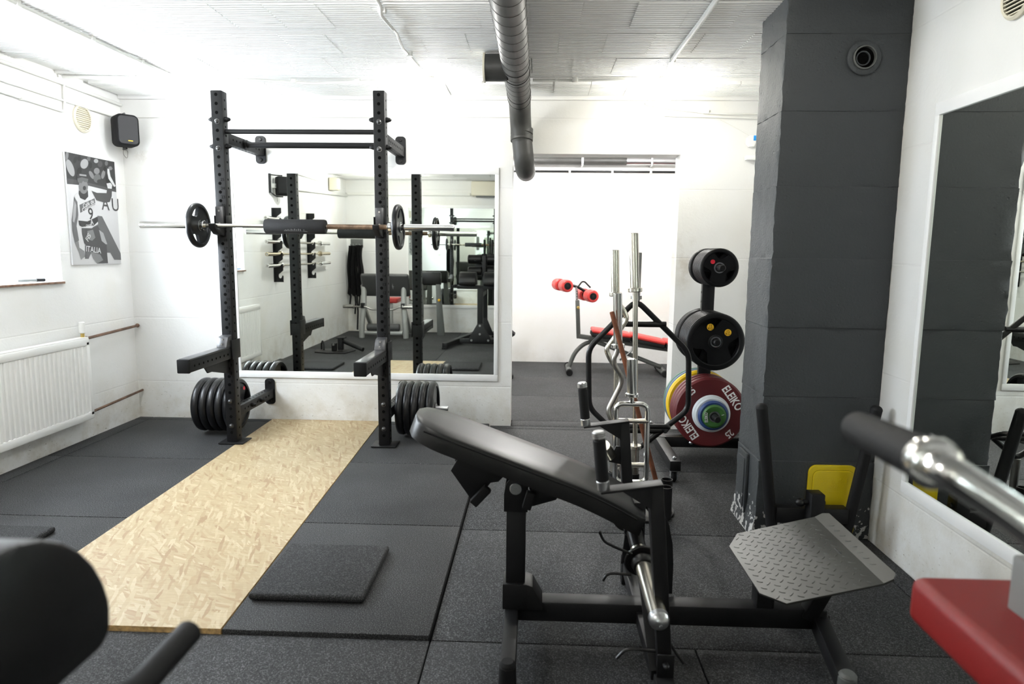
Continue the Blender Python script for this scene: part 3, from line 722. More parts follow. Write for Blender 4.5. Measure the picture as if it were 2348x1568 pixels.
# ------------------------------------------------------------------ chest supported row machine
YM = 2.207
rm = thing('row_machine', 'black chest-supported row machine with an inclined padded board and checker foot plate', 'row machine', (.40, YM, LOW))
B0 = LOW
G().box(-.06, 1.01, YM-.035, YM+.035, .052, .123, .005).obj('base_beam', 'powder_black', rm)
for x, y0, y1 in ((-.072, 1.855, 2.50), (.965, 1.855, 2.50)):
    if x < 0: g = G().box(x-.024, x+.024, y0, y1, .040, .100, .005)
    else: g = G().bar((.935, y0, .070), (1.0, YM+.03, .070), .052, .06, bev=.005).bar((1.0, YM-.03, .070), (.935, y1, .070), .052, .06, bev=.005)
    g.obj('foot_bar', 'powder_black', rm)
    xe = x if x > 0 and False else (x if x < 0 else .935)
    for ye, s in ((y0, -1), (y1, 1)):
        g = G(); g.cyl((xe, ye, B0), (xe, ye, .096), .030, .026, 20, .004); g.cyl((xe, ye, .096), (xe, ye, .108), .026, .021, 20, .003)
        g.obj('rubber_foot', 'bench_grey' if x > 0 else 'dull_black', rm)
# post with sleeve and pivot
G().box(-.094, -.027, YM-.033, YM+.033, .10, .46, .004).obj('post', 'powder_black', rm)
for yy in (YM-.044, YM+.036):
    g = G()
    lp = [(-.102, .452), (-.102, .515)] + [(-.062+.036*cos(t), .535+.036*sin(t)) for t in [pi*.95-i*pi*.9/8 for i in range(9)]] + [(-.021, .515), (-.021, .452)]
    g.prism([(a, yy, b) for a, b in lp], (0, .008, 0), .001)
    g.obj('clevis', 'powder_black', rm)
g = G().box(-.104, -.018, YM-.048, YM+.048, .10, .192, .003)
g.obj('post_socket', 'powder_black', rm)
G().prism([(-.02, YM-.048, .192), (-.02, YM-.048, .10), (.035, YM-.048, .10), (.035, YM-.048, .122), (.0, YM-.048, .185)], (0, .096, 0), .002).obj('gusset', 'powder_black', rm)
for s in (-1, 1):
    g = G()
    g.cyl((-.062, YM+s*.044, .535), (-.062, YM+s*.050, .535), .021, seg=24, bev=.002); g.cyl((-.062, YM+s*.05, .535), (-.062, YM+s*.053, .535), .009, seg=6)
    g.obj('pivot_bolt', 'galvanised', rm)
# padded board: top line z = .664 - .37 (x + .07)
ang = -math.atan(.37)
def pad_pt(u, v, wv):
    """u along the board from its post, v across, wv up from the top surface"""
    return Vector((-.07 + u*cos(ang) - wv*sin(ang), YM+v, .664 + u*sin(ang) + wv*cos(ang)))
def pad_mesh(u0, u1, half, th, crown=.006, curve=True):
    b = bmesh.new(); rings = []
    n = 44; us = [u0 + (u1-u0)*i/n for i in range(n+1)]
    for u in us:
        e = 1.0
        r = half*.95
        if u-u0 < r: e = math.sqrt(max(0.0, 1-((r-(u-u0))/r)**2))
        if u1-u < .07: e = min(e, math.sqrt(max(0.0, 1-((.07-(u1-u))/.07)**2))*.15+.85)
        hv = max(.012, half*(.30+.70*e) if u-u0 < r else half*e)
        dz = -0.028*max(0, (u-(u1-.28))/.28)**2
        pr = [(-hv, -th), (-hv, -.010), (-hv+.003, -.003), (-hv+.010, 0), (-hv*.5, crown*.5), (hv*.5, crown*.5), (hv-.010, 0), (hv-.003, -.003), (hv, -.010), (hv, -th)]
        rings.append([b.verts.new(pad_pt(u, v, q+dz)) for v, q in pr])
    for a, c in zip(rings, rings[1:]):
        for k in range(len(a)): 
            j = (k+1) % len(a); b.faces.new((a[k], a[j], c[j], c[k]))
    b.faces.new(rings[0][::-1]); b.faces.new(rings[-1])
    bmesh.ops.recalc_face_normals(b, faces=b.faces)
    g = G(); g._merge(b); return g
pd_ = pad_mesh(-.352, .475, .147, .062).obj('chest_pad', 'vinyl_black', rm, ang=33)
pts = []
for i in range(25):
    u = -.30 + .74*i/24; dz = -0.028*max(0, (u-.195)/.28)**2
    pts.append(pad_pt(u, -.1478, -.013+dz))
G().tube(pts, .003, 6).obj('piping', 'satin_black', pd_)
g = G(); a, b_ = pad_pt(-.28, 0, -.068), pad_pt(.40, 0, -.068)
g.bar(a, b_, .16, .012, up=pad_pt(0, 0, 1)-pad_pt(0, 0, 0), bev=.002); g.obj('pad_frame', 'powder_black', rm)
# notched adjuster plates below the board
def uv(u, q): return pad_pt(u, 0, q)
for v in (-.06, .052):
    lp = [(-.165, -.074), (-.175, -.135), (-.075, -.205), (-.058, -.20), (-.035, -.125), (-.012, -.112), (.004, -.074)]
    G().prism([uv(a, b)+Vector((0, v, 0)) for a, b in lp], (0, .008, 0), .001).obj('adjuster_plate', 'powder_black', rm)
    lp = [(.10, -.074), (.105, -.135), (.125, -.150), (.19, -.10), (.195, -.074)]
    G().prism([uv(a, b)+Vector((0, v, 0)) for a, b in lp], (0, .008, 0), .001).obj('adjuster_plate', 'powder_black', rm)
for (ua, qa, ub, qb) in ((-.066, -.205, -.038, -.135), (.105, -.155, .10, -.095)):
    g = G(); g.bar(uv(ua, qa)+Vector((0, -.085, 0)), uv(ub, qb)+Vector((0, -.085, 0)), .03, .028, up=(0, 1, 0), bev=.004)
    g.obj('rubber_stop', 'dull_black', rm)
# two vertical arms carrying the grips
for s in (-1, 1):
    ya = YM + s*.357
    G().bar((.346, ya, .672), (.398, ya, .075), .042, .040, up=(0, 1, 0), bev=.004).obj('lever_post', 'powder_black', rm)
    g = G()
    g.bar((.190, ya, .650), (.366, ya, .677), .050, .007, bev=.0015)
    g.prism([(.255, ya-.003, .656), (.338, ya-.003, .668), (.338, ya-.003, .60)], (0, .006, 0))
    g.prism([(.252, ya-.0235, .656), (.335, ya-.0235, .669), (.335, ya-.0235, .605)], (0, .0025, 0))
    g.obj('grip_bracket', 'powder_black', rm)
    h0, h1 = Vector((.199, ya, .652)), Vector((.180, ya, .826)); d = (h1-h0)
    gr = G().cyl(h0+d*.16, h0+d*.86, .0185, seg=22, bev=.003).obj('hand_grip', 'grip_foam', rm)
    G().cyl(h0, h0+d*.17, .0190, seg=24, bev=.003).obj('end_ring', 'galvanised', gr)
    G().cyl(h0+d*.86, h0+d*1.0, .0188, seg=24, bev=.004).obj('end_ring', 'galvanised', gr)
    g = G()
    for k in (.89, .93, .97): g.cyl(h0+d*(k-.006), h0+d*(k+.006), .0192, seg=24)
    g.obj('ring_groove', 'dark_steel', gr)
# lever cross member, bent side plates and mid foot
G().box(.36, .412, 1.87, 2.545, .050, .100, .004).obj('cross_bar', 'powder_black', rm)
for s in (-1, 1):
    ye = YM + s*.395
    G().box(.362, .418, ye-.028, ye+.028, B0, .094, .004).obj('rubber_foot', 'dull_black', rm)
    g = G(); yv = YM+s*.382
    g.box(.368, .418, yv-.004, yv+.004, .09, .165, .003); g.cyl((.392, yv-.02, .137), (.392, yv+.02, .137), .009, seg=6); g.dome((.392, yv+s*.02, .137), (0, s, 0), .008, .008)
    g.obj('pivot_lug', 'powder_black', rm)
for s_ in (-1, 1):
    G().bar((.362, YM+s_*.16, .30), (.376, YM+s_*.35, .09), .008, .045, up=(1, 0, 0), bev=.002).obj('brace_strip', 'powder_black', rm)
arc = [(.43, .46), (.46, .42), (.487, .36), (.502, .29), (.508, .21), (.508, .10)]
inn = [(.46, .10), (.462, .20), (.455, .28), (.44, .35), (.41, .41), (.385, .44)]
G().prism([(a, 2.30, b) for a, b in arc+inn], (0, .01, 0), .001).obj('curved_plate', 'powder_black', rm)
G().box(.335, .375, 2.15, 2.27, .36, .50, .004).obj('lever_hub', 'powder_black', rm)
# loading sleeves
for s in (-1, 1):
    def q(y, x, z): return Vector((x, YM + s*(YM-y), z)) if s > 0 else Vector((x, y, z))
    a, c_, e = q(2.17, .335, .415), q(2.085, .345, .368), q(1.77, .358, .303)
    sl = G().cyl(c_, e, .0275, seg=26).obj('loading_sleeve', 'nickel', rm)
    d = (e-c_).normalized()
    G().dome(e-d*.002, d, .0295, .026, 20).cyl(e-d*.014, e, .0295, seg=24).cyl(e+d*.0235, e+d*.0265, .005, seg=6).obj('end_cap', 'galvanised', sl)
    G().cyl(c_+d*.055, c_+d*.066, .056, seg=30, bev=.002).cyl(c_+d*.066, c_+d*.095, .038, .034, seg=24, bev=.003).obj('flange', 'satin_black', sl)
    G().cyl(a, c_+d*.01, .0265, seg=22, bev=.003).cyl(a, a+(c_-a)*.3, .033, seg=22, bev=.003).obj('sleeve_root', 'satin_black', sl)
G().cyl((.266, 2.50, .592), (.296, 2.555, .537), .0245, seg=24, bev=.002).obj('spare_sleeve', 'nickel', rm)
G().prism([(.292, 2.548, .512), (.352, 2.548, .500), (.340, 2.548, .575), (.318, 2.548, .575)], (0, .012, 0), .001).obj('sleeve_bracket', 'powder_black', rm)
# bent storage pins
for pts, lab in (([(.31, 2.0, .39), (.255, 2.0, .412), (.222, 2.0, .428), (.207, 2.0, .46)], 0), ([(.31, 2.0, .321), (.25, 2.0, .324), (.232, 2.0, .318), (.222, 2.0, .298)], 0),
                 ([(.37, 1.86, .153), (.30, 1.86, .158), (.276, 1.86, .152), (.255, 1.86, .125)], 0), ([(.40, 1.9, .19), (.425, 1.88, .15), (.455, 1.86, .115)], 0)):
    G().tube(pts, .0048, 8, .015).obj('storage_pin', 'satin_black', rm)
# checker foot plate with bent lip
e1 = Vector((.340, 0, .088)); e1n = e1.normalized(); nrm = Vector((-e1n.z, 0, e1n.x))
P0 = Vector((.728, YM, .250)); Lp = e1.length; HW = .256
lp = [(0, -HW+.085), (.055, -HW), (Lp, -HW), (Lp, HW), (.055, HW), (0, HW-.085)]
M_ = MX(P0, e1n, (0, 1, 0), nrm)
fp = G().flat([lp], .005, M_, .0008).obj('foot_plate', 'tread_steel', rm, ang=30)
lipd = Vector((.040, 0, .022)).normalized(); lipn = Vector((-lipd.z, 0, lipd.x)); P1 = P0 + e1
M2 = MX(P1, lipd, (0, 1, 0), lipn)
G().flat([[(0, -HW), (.032, -HW), (.050, -HW+.02), (.050, HW-.02), (.032, HW), (0, HW)]], .005, M2, .0008).obj('bent_lip', 'tread_steel', fp)
def lug_mesh():
    b = bmesh.new(); n = 8; L, W_ = .0130, .0042
    bot = []; 
    for i in range(n):
        t = 2*pi*i/n; bot.append(b.verts.new((L*cos(t), W_*sin(t)*(1 if abs(cos(t)) < .9 else .3), 0)))
    top = [b.verts.new((v.co.x*.72, v.co.y*.5, .0022)) for v in bot]
    for i in range(n): b.faces.new((bot[i], bot[(i+1) % n], top[(i+1) % n], top[i]))
    b.faces.new(top); me = bpy.data.meshes.new('tmp'); b.to_mesh(me); b.free(); return me
lug = lug_mesh()
def inside(u, v, L, m=.010):
    if not (m < u < L-m and abs(v) < HW-m): return False
    return not (u < .055 and abs(v) > HW-.085 + u*1.5 - m*1.4)
for Mx, L, par in ((M_, Lp, fp), (M2, .050, fp)):
    g = G(); i = 0
    for a in range(-3, 30):
        for c_ in range(-25, 25):
            u, v = a*.0215, c_*.0215 
            if (a+c_) % 2: continue
            if inside(u, v, L):
                me = lug.copy(); me.transform(Mx @ Matrix.Translation((u, v, .0026)) @ Matrix.Rotation(radians(45 if a % 2 == 0 else -45), 4, 'Z')); g.bm.from_mesh(me); bpy.data.meshes.remove(me)
    o = g.obj('tread_lugs', 'tread_steel', par, ang=30); o['kind'] = 'stuff'
G().bar((.80, YM, .10), (.80, YM, .262), .06, .06, up=(1, 0, 0), bev=.004).obj('plate_strut', 'powder_black', rm)
G().bar((.945, YM-.02, .09), (1.055, YM-.02, .325), .05, .05, up=(1, 0, 0), bev=.004).obj('plate_strut', 'powder_black', rm)

# ------------------------------------------------------------------ dip handle attachment standing before the pillar
da = thing('dip_attachment', 'black V-shaped dip bar rack attachment standing on the floor before the pillar', 'dip bars', (1.28, 3.0, LOW))
for (xb, xt) in ((1.118, 1.022), (1.452, 1.530)):
    b0, t0 = Vector((xb, 3.015, .030)), Vector((xt, 2.985, .640)); d = (t0-b0).normalized()
    tb = G().cyl(b0, t0, .0255, seg=22).dome(t0, d, .0265, .022, 18).obj('dip_handle', 'grip_foam', da)
    G().sphere(b0+Vector((0, 0, -.018)), .0265).obj('ball_end', 'dull_black', tb)
G().box(1.12, 1.448, 2.985, 3.045, .098, .170, .004).obj('cross_tube', 'powder_black', da)
G().box(1.245, 1.305, 2.915, 2.987, .03, .262, .004).obj('mount_tube', 'powder_black', da)
g = G().cyl((1.243, 2.95, .215), (1.222, 2.95, .215), .012, seg=16); g.sphere((1.208, 2.95, .212), .019, (1.15, 1, 1)); g.cyl((1.305, 2.95, .215), (1.318, 2.95, .215), .014, seg=14, bev=.003)
g.obj('pin_knob', 'satin_black', da)

# ------------------------------------------------------------------ yellow clean-out door, flue inlet
cd = thing('cleanout_door', 'yellow plastic chimney clean-out door low on the dark pillar', 'access door', (1.407, PYF-.01, .0))
G().flat([rrect(.224, .345, .035, 6)], .012, MX((1.407, PYF-.008, .172), (1, 0, 0), (0, 0, 1)), .002).obj('door_frame', 'yellow_plastic', cd)
pn = G().flat([rrect(.184, .300, .026, 6)], .010, MX((1.407, PYF-.015, .170), (1, 0, 0), (0, 0, 1)), .003).obj('door_panel', 'yellow_plastic', cd)
g = G().flat([rrect(.192, .308, .03, 6), rrect(.186, .302, .027, 6)], .004, MX((1.407, PYF-.0145, .170), (1, 0, 0), (0, 0, 1)))
g.obj('seam_gap', 'hole_black', cd)
G().text('schiedel', .040, MX((1.407, PYF-.0235, .275), (1, 0, 0), (0, 0, 1)), .002).text('4021', .026, MX((1.407, PYF-.0235, .248), (1, 0, 0), (0, 0, 1)), .002).box(1.36, 1.45, PYF-.0243, PYF-.0235, .222, .224).obj('embossed_lettering', 'yellow_plastic', pn)
fl_ = thing('flue_inlet', 'round black flue inlet ring set high in the dark pillar', 'flue inlet', (1.401, PYF-.01, 2.11))
G().lathe([(.050, 0), (.072, 0), (.072, .010), (.066, .014), (.052, .014), (.050, 0)], (1.401, PYF-.002, 2.177), (0, -1, 0), 36).obj('flange_ring', 'pillar_paint', fl_)
g = G().lathe([(.044, .0), (.050, .0), (.050, .018), (.044, .020), (.044, 0)], (1.401, PYF-.002, 2.177), (0, -1, 0), 36)
g.obj('inlet_rim', 'bench_grey', fl_)
G().cyl((1.401, PYF-.004, 2.177), (1.401, PYF-.006, 2.177), .0445, seg=32).obj('inlet_throat', 'hole_black', fl_)
G().lathe([(.026, 0), (.031, 0), (.031, .008), (.026, .008), (.026, 0)], (1.396, PYF-.005, 2.174), (0, -1, 0), 28).obj('inner_ring', 'pillar_paint', fl_)
sd = thing('soot_door', 'narrow painted steel soot door on the side of the dark pillar', 'access door', (PX-.008, 3.29, .05))
G().flat([rrect(.13, .30, .01, 3)], .010, MX((PX-.012, 3.285, .20), (0, -1, 0), (0, 0, 1)), .002).obj('door_frame', 'pillar_paint', sd)
G().flat([rrect(.10, .26, .008, 3)], .008, MX((PX-.019, 3.285, .195), (0, -1, 0), (0, 0, 1)), .002).obj('door_panel', 'pillar_paint', sd)
# ------------------------------------------------------------------ bar holder with specialty bars
HX, HY = .565, 3.375
bh = thing('bar_holder', 'black round bar holder base with upright tubes on the floor', 'bar holder', (HX, HY, LOW))
G().cyl((HX, HY, LOW), (HX, HY, LOW+.014), .168, seg=48, bev=.003).obj('base_disc', 'powder_black', bh)
SOCK = [(.665, 3.255), (.69, 3.37), (.53, 3.455), (.425, 3.47), (.43, 3.36), (.51, 3.25)]
for x, y in SOCK:
    G().lathe([(.0255, 0), (.030, 0), (.030, .165), (.0255, .165), (.0255, .0)], (x, y, LOW+.012), (0, 0, 1), 24).obj('socket_tube', 'powder_black', bh)
grp = 'bars standing in the bar holder'
def vbar(name, label, path, sl0, sl1, rs=.0245, rb=.0135, smat='nickel', bmat='nickel', fil=.02, cat='barbell'):
    t = thing(name, label, cat, path[0] if path[0][2] < path[-1][2] else path[-1], grp)
    G().tube(path, rb, 14, fil).obj('shaft', bmat, t)
    for a, b_ in (sl0, sl1):
        a, b_ = Vector(a), Vector(b_); d = (b_-a).normalized()
        G().cyl(a, b_, rs, seg=24, bev=.0025).obj('sleeve', smat, t)
        G().cyl(b_-d*.004, b_+d*.018, rs*1.5, seg=24, bev=.003).obj('collar', smat, t)
    return t
z0 = .012
vbar('barbell', 'tallest nickel barbell standing upright in the bar holder', [(.532, 3.455, .30), (.507, 3.47, 1.13)], ((.490, 3.482, 1.428), (.505, 3.472, 1.145)), ((.53, 3.455, z0), (.53, 3.455, .30)))
pathB = [(.408, 3.5, 1.12), (.416, 3.5, 1.07), (.451, 3.5, 1.035), (.474, 3.5, .985), (.417, 3.5, .893), (.368, 3.5, .822), (.388, 3.5, .775), (.424, 3.49, .72), (.426, 3.475, .30)]
vbar('curl_bar', 'nickel curl bar with deep bends standing in the bar holder, second tallest', pathB, ((.399, 3.5, 1.342), (.408, 3.5, 1.12)), ((.426, 3.47, z0), (.426, 3.47, .28)), rs=.0215, cat='curl bar')
pathC = [(.418, 3.40, .86), (.414, 3.40, .82), (.398, 3.40, .79), (.402, 3.40, .755), (.443, 3.40, .695), (.440, 3.40, .655), (.376, 3.38, .525), (.384, 3.375, .49), (.427, 3.365, .41), (.430, 3.36, .28)]
vbar('curl_bar', 'bright chrome curl bar with short sleeve standing in the bar holder', pathC, ((.407, 3.40, 1.125), (.418, 3.40, .86)), ((.430, 3.36, z0), (.430, 3.36, .27)), rs=.0232, smat='chrome', bmat='dark_steel', cat='curl bar')
# tricep hammer bar
tb = thing('tricep_bar', 'chrome tricep bar with a rectangular frame standing in the bar holder', 'tricep bar', (.505, 3.248, .01), grp)
fx0, fx1, fz0, fz1 = .405, .560, .188, .585
G().tube([(fx0, 3.24, fz0), (fx0-.006, 3.252, fz1), (fx1-.006, 3.252, fz1), (fx1, 3.24, fz0)], .0135, 14, .035, closed=True).obj('frame_loop', 'chrome', tb)
for z in (.50, .275):
    G().cyl((fx0, 3.248, z), (fx1, 3.248, z), .013, seg=16).obj('cross_handle', 'nickel', tb)
G().cyl((.476, 3.252, .585), (.476, 3.252, .63), .0125, seg=14).cyl((.50, 3.24, .19), (.51, 3.24, .16), .0125, seg=14).obj('neck', 'chrome', tb)
G().cyl((.476, 3.252, .63), (.469, 3.252, .812), .0245, seg=24, bev=.0025).cyl((.476, 3.252, .622), (.476, 3.252, .640), .033, seg=24, bev=.003).obj('sleeve', 'chrome', tb)
G().cyl((.51, 3.248, z0), (.51, 3.245, .185), .0225, seg=24, bev=.0025).obj('sleeve', 'chrome', tb)
# rusty flat bar
tag(G().cyl((.665, 3.262, .012), (.375, 3.345, 1.035), .0125, seg=12, bev=.003).obj('iron_rod', 'rust_brown'), 'rust-brown iron rod leaning diagonally in the bar holder', 'rod', grp)
# hex trap bar
tr = thing('trap_bar', 'black hexagonal trap bar standing on end behind the other bars', 'trap bar', (.56, 3.66, .0), grp)
YT = 3.62
hexp = [(.535, 1.075), (.285, .807), (.297, .475), (.56, .235), (.842, .475), (.829, .795)]
G().tube([(x, YT, z) for x, z in hexp], .0155, 14, .05, closed=True).obj('hex_frame', 'satin_black', tr)
for z, x0, x1 in ((.945, .405, .70), (.352, .44, .70)):
    G().cyl((x0, YT, z), (x1, YT, z), .0165, seg=16).obj('handle', 'satin_black', tr)
G().tube([(.44, YT, .352), (.44, YT-.09, .40), (.72, YT-.09, .40), (.72, YT, .352)], .014, 12, .02).obj('handle', 'satin_black', tr)
G().cyl((.535, YT, 1.07), (.537, YT, 1.33), .0205, seg=20, bev=.003).cyl((.535, YT, 1.08), (.535, YT, 1.10), .03, seg=20).obj('sleeve', 'dark_steel', tr)
G().cyl((.56, YT, .24), (.56, YT, LOW+.001), .0205, seg=20, bev=.003).obj('sleeve', 'dark_steel', tr)

# ------------------------------------------------------------------ plate tree on castors
TX, TY = 1.10, 4.35
tt = thing('plate_tree', 'black plate tree on castors loaded with black and coloured plates', 'plate tree', (TX, TY, LOW))
G().box(TX-.04, TX+.04, TY-.02, TY+.02, .08, 1.28, .005).obj('post', 'powder_black', tt)
hh = G()
for k in range(18): hh.cyl((TX-.0395, TY, .18+.06*k), (TX-.0408, TY, .18+.06*k), .008, seg=10)
hh.obj('hole_row', 'hole_black', tt)
G().box(.80, 1.40, TY-.035, TY+.035, .055, .125, .004).obj('cross_beam', 'powder_black', tt)
for x in (1.03, 1.165):
    g = G(); g.cyl((x, TY-.034, .09), (x, TY-.045, .09), .014, seg=6, bev=.002); g.dome((x, TY-.045, .09), (0, -1, 0), .009, .008)
    g.obj('bolt', 'galvanised', tt)
for x in (.825, 1.375):
    G().box(x-.032, x+.032, 3.80, 4.72, .062, .122, .004).obj('base_rail', 'powder_black', tt)
    for y in (3.845, 4.67):
        cs = G().box(x-.022, x+.022, y-.022, y+.022, .050, .062, .002).box(x-.019, x-.016, y-.018, y+.022, .005, .052).box(x+.016, x+.019, y-.018, y+.022, .005, .052).cyl((x-.024, y, .020), (x+.024, y, .020), .006, seg=8).obj('castor_fork', 'galvanised', tt)
        G().cyl((x-.012, y, LOW+.033), (x+.012, y, LOW+.033), .033, seg=24, bev=.004).obj('castor_wheel', 'dull_black', cs)
        G().cyl((x, y, .122), (x, y, .132), .013, seg=6).dome((x, y, .132), (0, 0, 1), .008, .008).obj('castor_bolt', 'galvanised', tt)
for z, y0, y1 in ((.335, 3.96, 4.62), (.79, 4.06, 4.56), (1.243, 4.03, 4.50)):
    G().cyl((TX, y0, z), (TX, y1, z), .0205, seg=22, bev=.005).cyl((TX, TY-.05, z), (TX, TY+.05, z), .036, seg=22).obj('plate_peg', 'powder_black', tt)
mid = grip_plate(.180, .030, 'plate_rubber_matte')
sm = grip_plate(.118, .024, 'plate_rubber_matte')
M15 = 'plates on the middle peg of the plate tree'; Mtop = 'plates on the top peg of the plate tree'
ym = [4.112+.0318*k for k in range(7)] + [4.388+.0312*k for k in range(3)]
for k, y in enumerate(ym):
    place(mid, k == 0, (TX, y, .790), (pi/2, 0, 2.35 if k == 0 else random.uniform(0, 2)), 'black rubber plate with grip openings, %s from the front on the tree middle peg' % ORD[k], M15)
yt = [4.11+.0258*k for k in range(8)] + [4.386+.0246*k for k in range(2)]
for k, y in enumerate(yt):
    place(sm, k == 0, (TX, y, 1.243), (pi/2, 0, 2.0 if k == 0 else random.uniform(0, 2)), 'small black rubber plate, %s from the front on the tree top peg' % ORD[k], Mtop)
bpy.context.view_layer.update()
def sticker(par, x, y, z, r, m, txt=None):
    s = G().cyl((x, y, z), (x, y-.0015, z), r, seg=20)
    o = s.obj('sticker', m); W0 = Matrix.Translation(o.location)
    o.parent = par; o.matrix_world = W0
    if txt:
        t = G()
        for i, l_ in enumerate(txt): t.text(l_, r*1.0, MX((x, y-.002, z+r*(.38-.8*i)), (1, 0, 0), (0, 0, 1)), .0005)
        t = t.obj('sticker_print', 'number_ink'); W1 = Matrix.Translation(t.location); t.parent = par; t.matrix_world = W1
sticker(mid, TX-.038, 4.0965, .790+.092, .021, 'sticker_yellow', ['15', 'KG']); sticker(mid, TX+.070, 4.0965, .790+.060, .021, 'sticker_yellow', ['15', 'KG'])
sticker(sm, TX-.043, 4.0975, 1.243+.036, .0135, 'sticker_red')
def bumper(R, T, m, label, y, letters=None, kg=None, group='coloured bumper plates on the plate tree', ring=True):
    t = thing('bumper_plate', label, 'weight plate', (TX, y, .335), group)
    pr = [(.0255, -T*.42), (R*.50, -T*.42), (R*.54, -T*.5), (R-.012, -T*.5), (R, -T*.5+.012), (R, T*.5-.012), (R-.012, T*.5), (R*.54, T*.5), (R*.50, T*.42), (.0255, T*.42), (.0255, -T*.42)]
    G().lathe(pr, (TX, y, .335), (0, -1, 0), 64).obj('plate_body', m, t)
    G().lathe([(.0252, -T*.5), (.034, -T*.5), (.034, T*.5), (.0252, T*.5), (.0252, -T*.5)], (TX, y, .335), (0, -1, 0), 28).obj('hub_ring', 'galvanised', t)
    if letters:
        g = G()
        for word, a, rad, sz, sx in letters:
            px, pz = TX+rad*cos(a), .335+rad*sin(a)
            ex = Vector((sin(a), 0, -cos(a))); ey = Vector((cos(a), 0, sin(a)))
            g.text(word, sz, MX((px, y-T*.5-.0006, pz), ex, ey) @ Matrix.Diagonal((sx, 1, 1, 1)), .0008, bold=sz*.022)
        g.obj('lettering', 'print_white', t)
    return t
bumper(.225, .052, 'bumper_red', 'front red twenty-five kilo bumper plate with white lettering on the tree', 4.165, [('ELEIKO', radians(36), .162, .074, .74), ('ELEIKO', radians(216), .162, .074, .74), ('25', radians(133), .182, .062, .8), ('25', radians(313), .182, .062, .8)])
bumper(.225, .052, 'bumper_red', 'second red bumper plate just behind the front one on the tree', 4.219)
bumper(.225, .052, 'bumper_red', 'third red bumper plate, the one touching the tree post', 4.273)
bumper(.225, .045, 'bumper_yellow', 'yellow bumper plate behind the red ones on the tree', 4.41)
bumper(.225, .040, 'bumper_bluegrey', 'blue-grey bumper plate between yellow and green on the tree', 4.455)
bumper(.225, .040, 'bumper_greygreen', 'grey-green rearmost bumper plate on the tree', 4.50)
bumper(.118, .028, 'bumper_white', 'larger white change plate stacked before the red bumper', 4.122)
bumper(.113, .022, 'bumper_white', 'smaller white change plate stacked before the larger white one', 4.096)
bumper(.094, .026, 'bumper_blue', 'blue change plate stacked before the white ones', 4.071)
bumper(.075, .022, 'bumper_green', 'small green change plate outermost on the low tree peg', 4.046, [('ELEIKO', radians(185), .050, .026, .75), ('1', radians(15), .050, .022, 1)])

# ------------------------------------------------------------------ ventilation duct
DXc, DR = -.140, .076
du = thing('ventilation_duct', 'grey spiral ventilation duct running under the ceiling and bending down by the doorway', 'duct', (DXc, 4.0, 2.28))
path = [(DXc, 1.2, 2.352), (DXc, 4.50, 2.352), (DXc-.005, 4.70, 2.315), (DXc, 4.84, 2.215), (DXc+.012, 4.90, 2.10), (DXc+.035, 4.92, 1.97), (DXc+.045, 4.99, 1.92), (DXc+.045, 5.20, 1.92)]
G().tube(path[:2] + [(DXc, 4.55, 2.350)], DR, 32).obj('straight_pipe', 'duct_grey', du, ang=60)
el = [(DXc, 4.50, 2.352), (DXc, 4.72, 2.352), (DXc+.002, 4.865, 2.25), (DXc+.012, 4.905, 2.12)]
G().tube(el, DR*.985, 32, .17, 8).obj('elbow', 'duct_grey', du, ang=60)
el2 = [(DXc+.010, 4.90, 2.15), (DXc+.036, 4.925, 1.925), (DXc+.040, 5.16, 1.925)]
G().tube(el2, DR*.95, 32, .10, 8).obj('elbow', 'duct_grey', du, ang=60)
sp = G(); nn = 26
for k in range(20):
    y0_ = 2.2 + .118*k; pts = []
    for i in range(nn+1):
        a = 2*pi*i/nn; pts.append((DXc+(DR+.0006)*cos(a), y0_+.118*i/nn, 2.352+(DR+.0006)*sin(a)))
    if y0_ < 4.42: sp.tube(pts, .0011, 5, cap=False)
sp.obj('spiral_seam', 'duct_seam', du)
for y in (3.83, 4.0, 4.50, 4.62):
    g = G(); g.lathe([(DR, -.003), (DR+.003, -.003), (DR+.003, .003), (DR, .003), (DR, -.003)], (DXc, y, 2.352 if y < 4.6 else 2.345), (0, 1, 0), 36)
    g.obj('joint_band', 'satin_black', du)
for z, y in ((2.17, 4.895), (2.125, 4.902)):
    G().lathe([(DR*.96, -.022), (DR+.004, -.018), (DR+.005, .018), (DR*.96, .022)], (DXc+.012, y, z), (0, .2, 1), 32).obj('tape_band', 'duct_grey', du)
G().cyl((DXc-.05, 3.92, 2.352), (-.315, 3.92, 2.352), .073, seg=32).obj('branch', 'duct_grey', du)
G().lathe([(0, 0), (.055, 0), (.066, .006), (.080, .004), (.080, -.006), (.066, -.010), (0, -.010)], (-.318, 3.92, 2.352), (-1, 0, 0), 32).obj('vent_cap', 'cream_plastic', du)
fd = thing('far_duct', 'grey horizontal duct along the far room wall seen under the door lintel', 'duct', (.6, 7.95, 2.33))
G().cyl((-1.4, 7.98, 2.38), (1.02, 7.98, 2.38), .05, seg=24).obj('pipe', 'duct_grey', fd); G().cyl((1.02, 7.98, 2.38), (2.9, 7.98, 2.38), .05, seg=24).cyl((1.01, 7.98, 2.38), (1.04, 7.98, 2.38), .052, seg=24).obj('bright_pipe', 'galvanised', fd)
for x in (-.3, .5, 1.3, 2.1): G().box(x-.012, x+.012, 7.925, 8.101, 2.32, 2.44, .003).obj('hanger', 'galvanised', fd)
fp_ = thing('far_pipe', 'thin black pipe with bright clips below the far room duct', 'pipe', (.6, 8.08, 2.25))
G().cyl((-1.4, 8.075, 2.268), (2.9, 8.075, 2.268), .012, seg=14).obj('pipe', 'satin_black', fp_)
for x in (-.10, .36, .86, 1.31, 1.8): G().box(x-.012, x+.012, 8.055, 8.1, 2.245, 2.292, .004).obj('clip', 'white_plastic', fp_)

